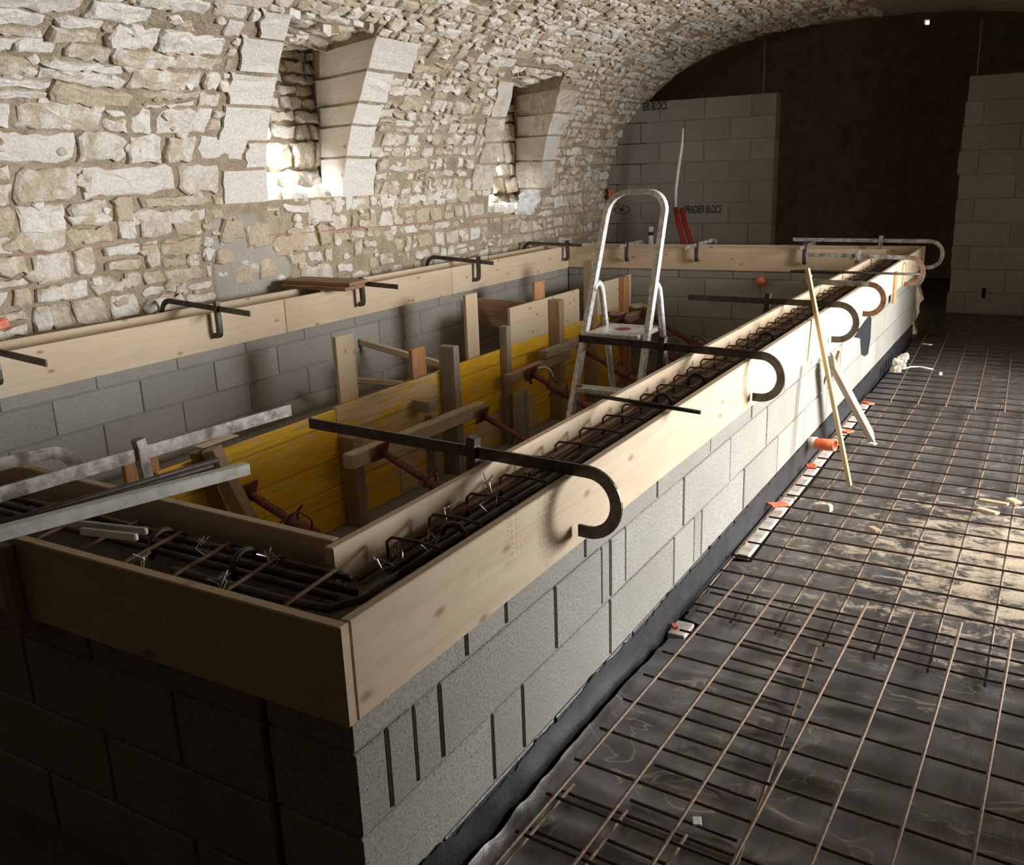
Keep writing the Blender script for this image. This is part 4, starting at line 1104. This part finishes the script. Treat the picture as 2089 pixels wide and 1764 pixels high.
def wire_mesh(label, longs, crosses, rl=.0055, rc=.0048, zl=.0500, zcr=.0395):
    """longs: [(x0,y0,x1,y1)], crosses the same; wires are parts"""
    root = empty('rebar_mesh', (longs[len(longs)//2][0], longs[len(longs)//2][1], .012)); tag(root, label, 'rebar mesh')
    for lst, r_, z, m in ((longs, rl, zl, MESHW), (crosses, rc, zcr, MESHD)):
        for x0, y0, x1, y1 in lst:
            k_ = (CAM_C.z-z)/(CAM_C.z-.02); x0, x1 = (CAM_C.x+(q-CAM_C.x)*k_ for q in (x0, x1)); y0, y1 = (CAM_C.y+(q-CAM_C.y)*k_ for q in (y0, y1))
            n = max(2, int(math.hypot(x1-x0, y1-y0)/.4)); P = []
            for i in range(n+1):
                x = x0+(x1-x0)*i/n; y = y0+(y1-y0)*i/n; P.append((x, y, z+.0012*noise.noise(Vector((x*1.3, y*1.3, z*50)))))
            Geo().add(*tube(P, r_, 6)).build('wire', m, root, smooth=True)
    return root
# near panel
longs = []; y0 = -.095
for k in range(13):
    ya = -.095-.1625*k; longs.append((-.45, ya+.0295*2.7+(-.004*k), 2.257-.010*k, ya))
longs = [l for l in longs if l[3] > -2.1]
crosses = [(x, -.025, x-.055*1.9, -1.95) for x in (.02, .185, .352, .52, .686, .857, 1.027, 1.203, 1.37, 1.539, 1.712, 1.884, 2.055)]
wire_mesh('rusty rebar mesh panel on the black sheet by the near pool corner', longs, crosses)
# second panel
longs = [(1.86, -.002-.168*k, 5.62, -.006-.1685*k) for k in range(13)]; longs = [(a-.012*i, b, c, d) for i, (a, b, c, d) in enumerate(longs)]
xs_ = [1.935+.1695*n for n in range(22)]
crosses = [(x, .004 if x < 2.6 else -.012, x-.05, -2.05) for x in xs_]
wire_mesh('rusty rebar mesh panel across the sandy middle of the floor', longs, crosses, zl=.016, zcr=.0262)
# third panel
longs = [(5.44-.008*k, -.176-.175*k, 9.75, -.02-.186*k) for k in range(11)]; longs = [l for l in longs if l[3] > -2.1 and l[1] > -2.1]
crosses = [(5.50+.172*n, .0, 5.47+.172*n, -2.0) for n in range(25)]
wire_mesh('rebar mesh panel running up to the dark opening', longs, crosses, zl=.0505, zcr=.0400)
# under-lapped strip and near sheet
wire_mesh('narrow lapped strip of rebar mesh under the near panel', [(1.80, -.489, .30, -.575), (.754, -.073, -.4, -.03), (.721, -.244, -.4, -.20), (.706, -.413, -.4, -.37)],
          [(x, -.236, x-.02, -.53) for x in (.60, .766, .937, 1.099, 1.26, 1.43, 1.60, 1.74)]+[(x, -.05, x-.06, -1.4) for x in (.715, .543, .37, .20)], zl=.0245, zcr=.0145, rl=.005)

# ================================================================== THINGS LEANING ON AND LYING BY THE WALL
F_ = Vector((3.578, -.262, .012)); K_ = Vector((3.693, -.0275, .847)); d = (K_-F_)
tag(plank('batten', F_, F_+d*1.31, .032, .020, BATTEN, (1, 0, 0), bev=.002), 'slim yellow batten leaning on the outer pine plank', 'batten')
F_ = Vector((4.38, -.235, .045)); T_ = ony(1696, 738, -.045)
tag(plank('leaning_plank', F_, T_, .115, .032, GREYWOOD, (1, .1, 0), bev=.003), 'grey plank leaning against the block wall beside the slim batten', 'plank')
a = ony(1708, 722, -.012); tag(plank('wood_offcut', (a.x-.12, -.004, .40), (a.x+.05, -.012, a.z), .04, .018, BROWN, (1, 0, 0)), 'thin brown offcut between the grey plank and the wall', 'wood offcut')
# orange pipe stub
a = ony(1648, 903, .03); b = Vector((a.x-.035, -.125, a.z+.012)); root = empty('pipe_stub', a); d = (b-a).normalized()
V1, F1 = tube([a, b], .032, 18, caps=False); V2, F2 = tube([a, b], .028, 18, caps=False); g = Geo().add(V1, F1); g.add(V2, [f[::-1] for f in F2])
n = 18; g.F += [[n+k, n+(k+1) % n, 3*n+(k+1) % n, 3*n+k] for k in range(n)]; g.build('pipe', ORANGE, root, smooth=True)
Geo().add(*tube([a+d*.004, a+d*.05], .036, 18)).build('socket', FOAM, root, smooth=True)
tag(root, 'short orange plastic pipe stub poking out of the block wall', 'pipe')
p = ony(1553, 574, .0); p = onx(1553, 574, 7.764); tag(Geo().add(*tube([p+Vector((.02, 0, 0)), p-Vector((.05, 0, 0))], .045, 18)).build('pipe_end', ORANGE, smooth=True), 'round orange pipe end in the far pool wall', 'pipe')
# pale insulation strips between the sheet and the wall
for k, (x0, x1) in enumerate(((1.70, 1.81), (2.5, 3.3), (3.32, 4.45), (4.47, 5.4))):
    tag(Geo().add(*box((x0, -.046, -.02), (x1, .02, .004), .003)).build('insulation_strip', FOAM), ['short white foam strip at the wall base by the sheet lip', 'white foam strip along the wall base before the slim batten', 'white foam strip along the wall base behind the batten foot', 'cream foam strip along the wall base past the grey plank'][k], 'foam strip')
for k, (u, v) in enumerate(((1655, 951), (1728, 880), (1587, 1029), (1770, 822), (1376, 1277))):
    p = onz(u, v, .018 if k == 4 else .046); o = Geo().add(*obox((-.05, 0, 0), (.05, 0, 0), (0, 1, 0), .05, .012)).build('tape_offcut', ORANGE, base=(0, 0, 0)); o.location = p; o.rotation_euler = (0, .1, rng.uniform(-1, 1))
    o.scale = (.4, .4, 1) if k == 4 else (1, 1, 1)
    tag(o, ['orange tape offcut under the pipe stub', 'orange tape offcut under the grey plank', 'orange tape offcut on the foam strip before the pipe stub', 'orange scrap past the grey plank foot', 'tiny orange scrap at the short foam strip'][k], 'tape')
# white sheet hanging at the far corner
g = Geo(); V = []; Fc = []
for j in range(15):
    z = .625-.58*j/14; wdt = .035+.04*noise.noise(Vector((z*9, 0, 0)))+.02*noise.noise(Vector((z*31, 0, 0)))-.035*(j/14)
    for i in range(5):
        V.append((8.06+.015*math.sin(i*2+z*20), .05-(.05+wdt)*i/4+.0, z))
for j in range(14):
    for i in range(4): a_ = j*5+i; Fc.append([a_, a_+1, a_+6, a_+5])
tag(g.add(V, Fc).build('plastic_flap', WHITE, smooth=True), 'ragged white plastic sheet hanging at the far pool corner', 'sheet')
# floor litter
def scrap(u, v, l, wd, h, m, rz, label, cat):
    p = onz(u, v, .045 if u > 1900 and v > 900 else .068); o = Geo().add(*obox((-l/2, 0, 0), (l/2, 0, 0), (0, 1, 0), wd, h, .002)).build('scrap', m, base=(0, 0, 0)); o.name = cat.replace(' ', '_'); o.location = p; o.rotation_euler = (0, .05, rz); tag(o, label, cat)
scrap(2027, 1024, .13, .03, .012, PINE, 1.3, 'thin pale wood chip on the sandy mesh', 'wood chip')
scrap(2068, 1022, .07, .04, .015, PINE2, .6, 'small square wood chip on the sandy mesh', 'wood chip')
scrap(2015, 1042, .10, .035, .012, PINE2, 1.0, 'curved wood chip beside the long chip', 'wood chip')
scrap(1784, 1079, .06, .03, .012, PINE, .7, 'lone tan wood chip in a mesh square', 'wood chip')
scrap(1919, 762, .09, .022, .012, WHITE, .1, 'short white plastic stick on the far mesh', 'plastic stick')
scrap(1891, 702, .09, .04, .008, WHITE, .9, 'white paper scrap on the far mesh', 'paper scrap')
scrap(1422, 1675, .035, .022, .006, WHITE, .4, 'tiny white paper scrap on the near sheet', 'paper scrap')
scrap(1780, 905, .001+.04, .03, .01, WHITE, 1.2, 'white crumb by the grey plank foot', 'paper scrap')
P = [onz(u, v, .066) for u, v in ((1842, 752), (1858, 748), (1878, 748), (1903, 753))]
tag(Geo().add(*tube(P, .006, 6)).build('cable_offcut', WHITE, smooth=True), 'curved white cable offcut on the far mesh', 'cable')
p = onz(1675, 1040, .036); V, Fc, t = stone_geo([(-.05, -.02), (.05, -.02), (.055, .02), (-.045, .025)], lambda u, v, h: p+Vector((v, -u, h+.012)), .018, (.6, 0, 0), sink=.010)
tag(Geo().add(V, Fc, T=[t]*len(V)).build('pebble', STONE, tint=True), 'single pale stone lying on the mesh', 'stone')
p = onz(1838, 745, .060)
for k in range(5):
    q = p+Vector((-.26+.13*k, rng.uniform(-.03, .03), 0)); V, Fc, t = stone_geo([(-.04, -.03), (.04, -.035), (.045, .03), (-.04, .04)], lambda u, v, h: q+Vector((v, -u, h+.012)), .03, (.4, .1, 0), sink=.010)
    tag(Geo().add(V, Fc, T=[t]*len(V)).build('rubble_bit', STONE, tint=True), 'small rubble bit at the far wall base', 'stone', 'rubble bits at the far wall base')
tag(Geo().add(*tube([(-.55, 1.35, .01), (-.35, 1.1, .02)], .006, 5)).build('twig', BATTEN), 'thin stick on the dark ground in front of the pool', 'stick')
# conduits and cable by the partition
for k, (top_, bot) in enumerate((((1378, 424), (1397, 502)), ((1390, 426), (1413, 502)))):
    a, b = onx(*top_, 9.2), onx(*bot, 9.05); c = b+(b-a)*1.9; c.z = -.02
    tag(Geo().add(*tube([a, a.lerp(b, .5)+Vector((0, .01, 0)), b, c], .028, 12)).build('conduit', REDP, smooth=True), ['red flexible conduit behind the far plank holding the white cable', 'red flexible conduit beside the one holding the cable'][k], 'conduit')
P = [onx(*q, 9.2) for q in ((1394, 262), (1391, 300), (1384, 345), (1379, 385), (1378, 423.5))]
tag(Geo().add(*tube(P, [.012, .017, .019, .018, .016], 8)).build('cable', WHITE, smooth=True), 'thick white cable rising from the red conduits', 'cable')
a, b = onx(1328, 462, 9.2), onx(1328, 500, 9.2); root = empty('capped_pipe', (a.x, b.y, -.02))
Geo().add(*tube([(a.x, b.y, -.02), b, a-Vector((0, 0, .05))], .028, 12)).build('pipe', FOAM, root, smooth=True)
Geo().add(*tube([a-Vector((0, 0, .10)), a-Vector((0, 0, .06))], .031, 12)).build('band', INK, root, smooth=True)
Geo().add(*tube([a-Vector((0, 0, .06)), a-Vector((0, 0, .02)), a], [.02, .034, .026], 12)).build('cap', FOAM, root, smooth=True)
tag(root, 'small cream pipe with a dark band standing behind the far plank', 'pipe')
p = onx(1247, 395, 9.75); tag(Geo().add(*box(tuple(p-Vector((.02, .03, .08))), tuple(p+Vector((.02, .03, .06))))).build('red_tag', ORANGE), 'small red scrap where the rubble meets the partition', 'scrap')
p = vhit(-9, 662); q = vpos(p[0], p[1], .05); tag(Geo().add(*obox(q-Vector((.045, 0, 0)), q+Vector((.04, 0, .01)), (0, 0, 1), .06, .05, .01)).build('orange_cap', ORANGE), 'orange plastic cap stuck at the foot of the rubble wall', 'cap')
# crumpled clear sheet on the sill of the second niche
g = Geo(); V = []; Fc = []
for j in range(9):
    for i in range(6):
        u = 1040+i*8+rng.uniform(-2, 2)+ (8-j)*2; v = 385+j*6.5
        x, s = vhit(u, v); V.append(vpos(x, s, .03+.05*rng.random()))
for j in range(8):
    for i in range(5): a_ = j*6+i; Fc.append([a_, a_+1, a_+7, a_+6])
tag(g.add(V, Fc).build('crumpled_sheet', WHITE), 'crumpled white plastic on the sill of the second niche', 'sheet')
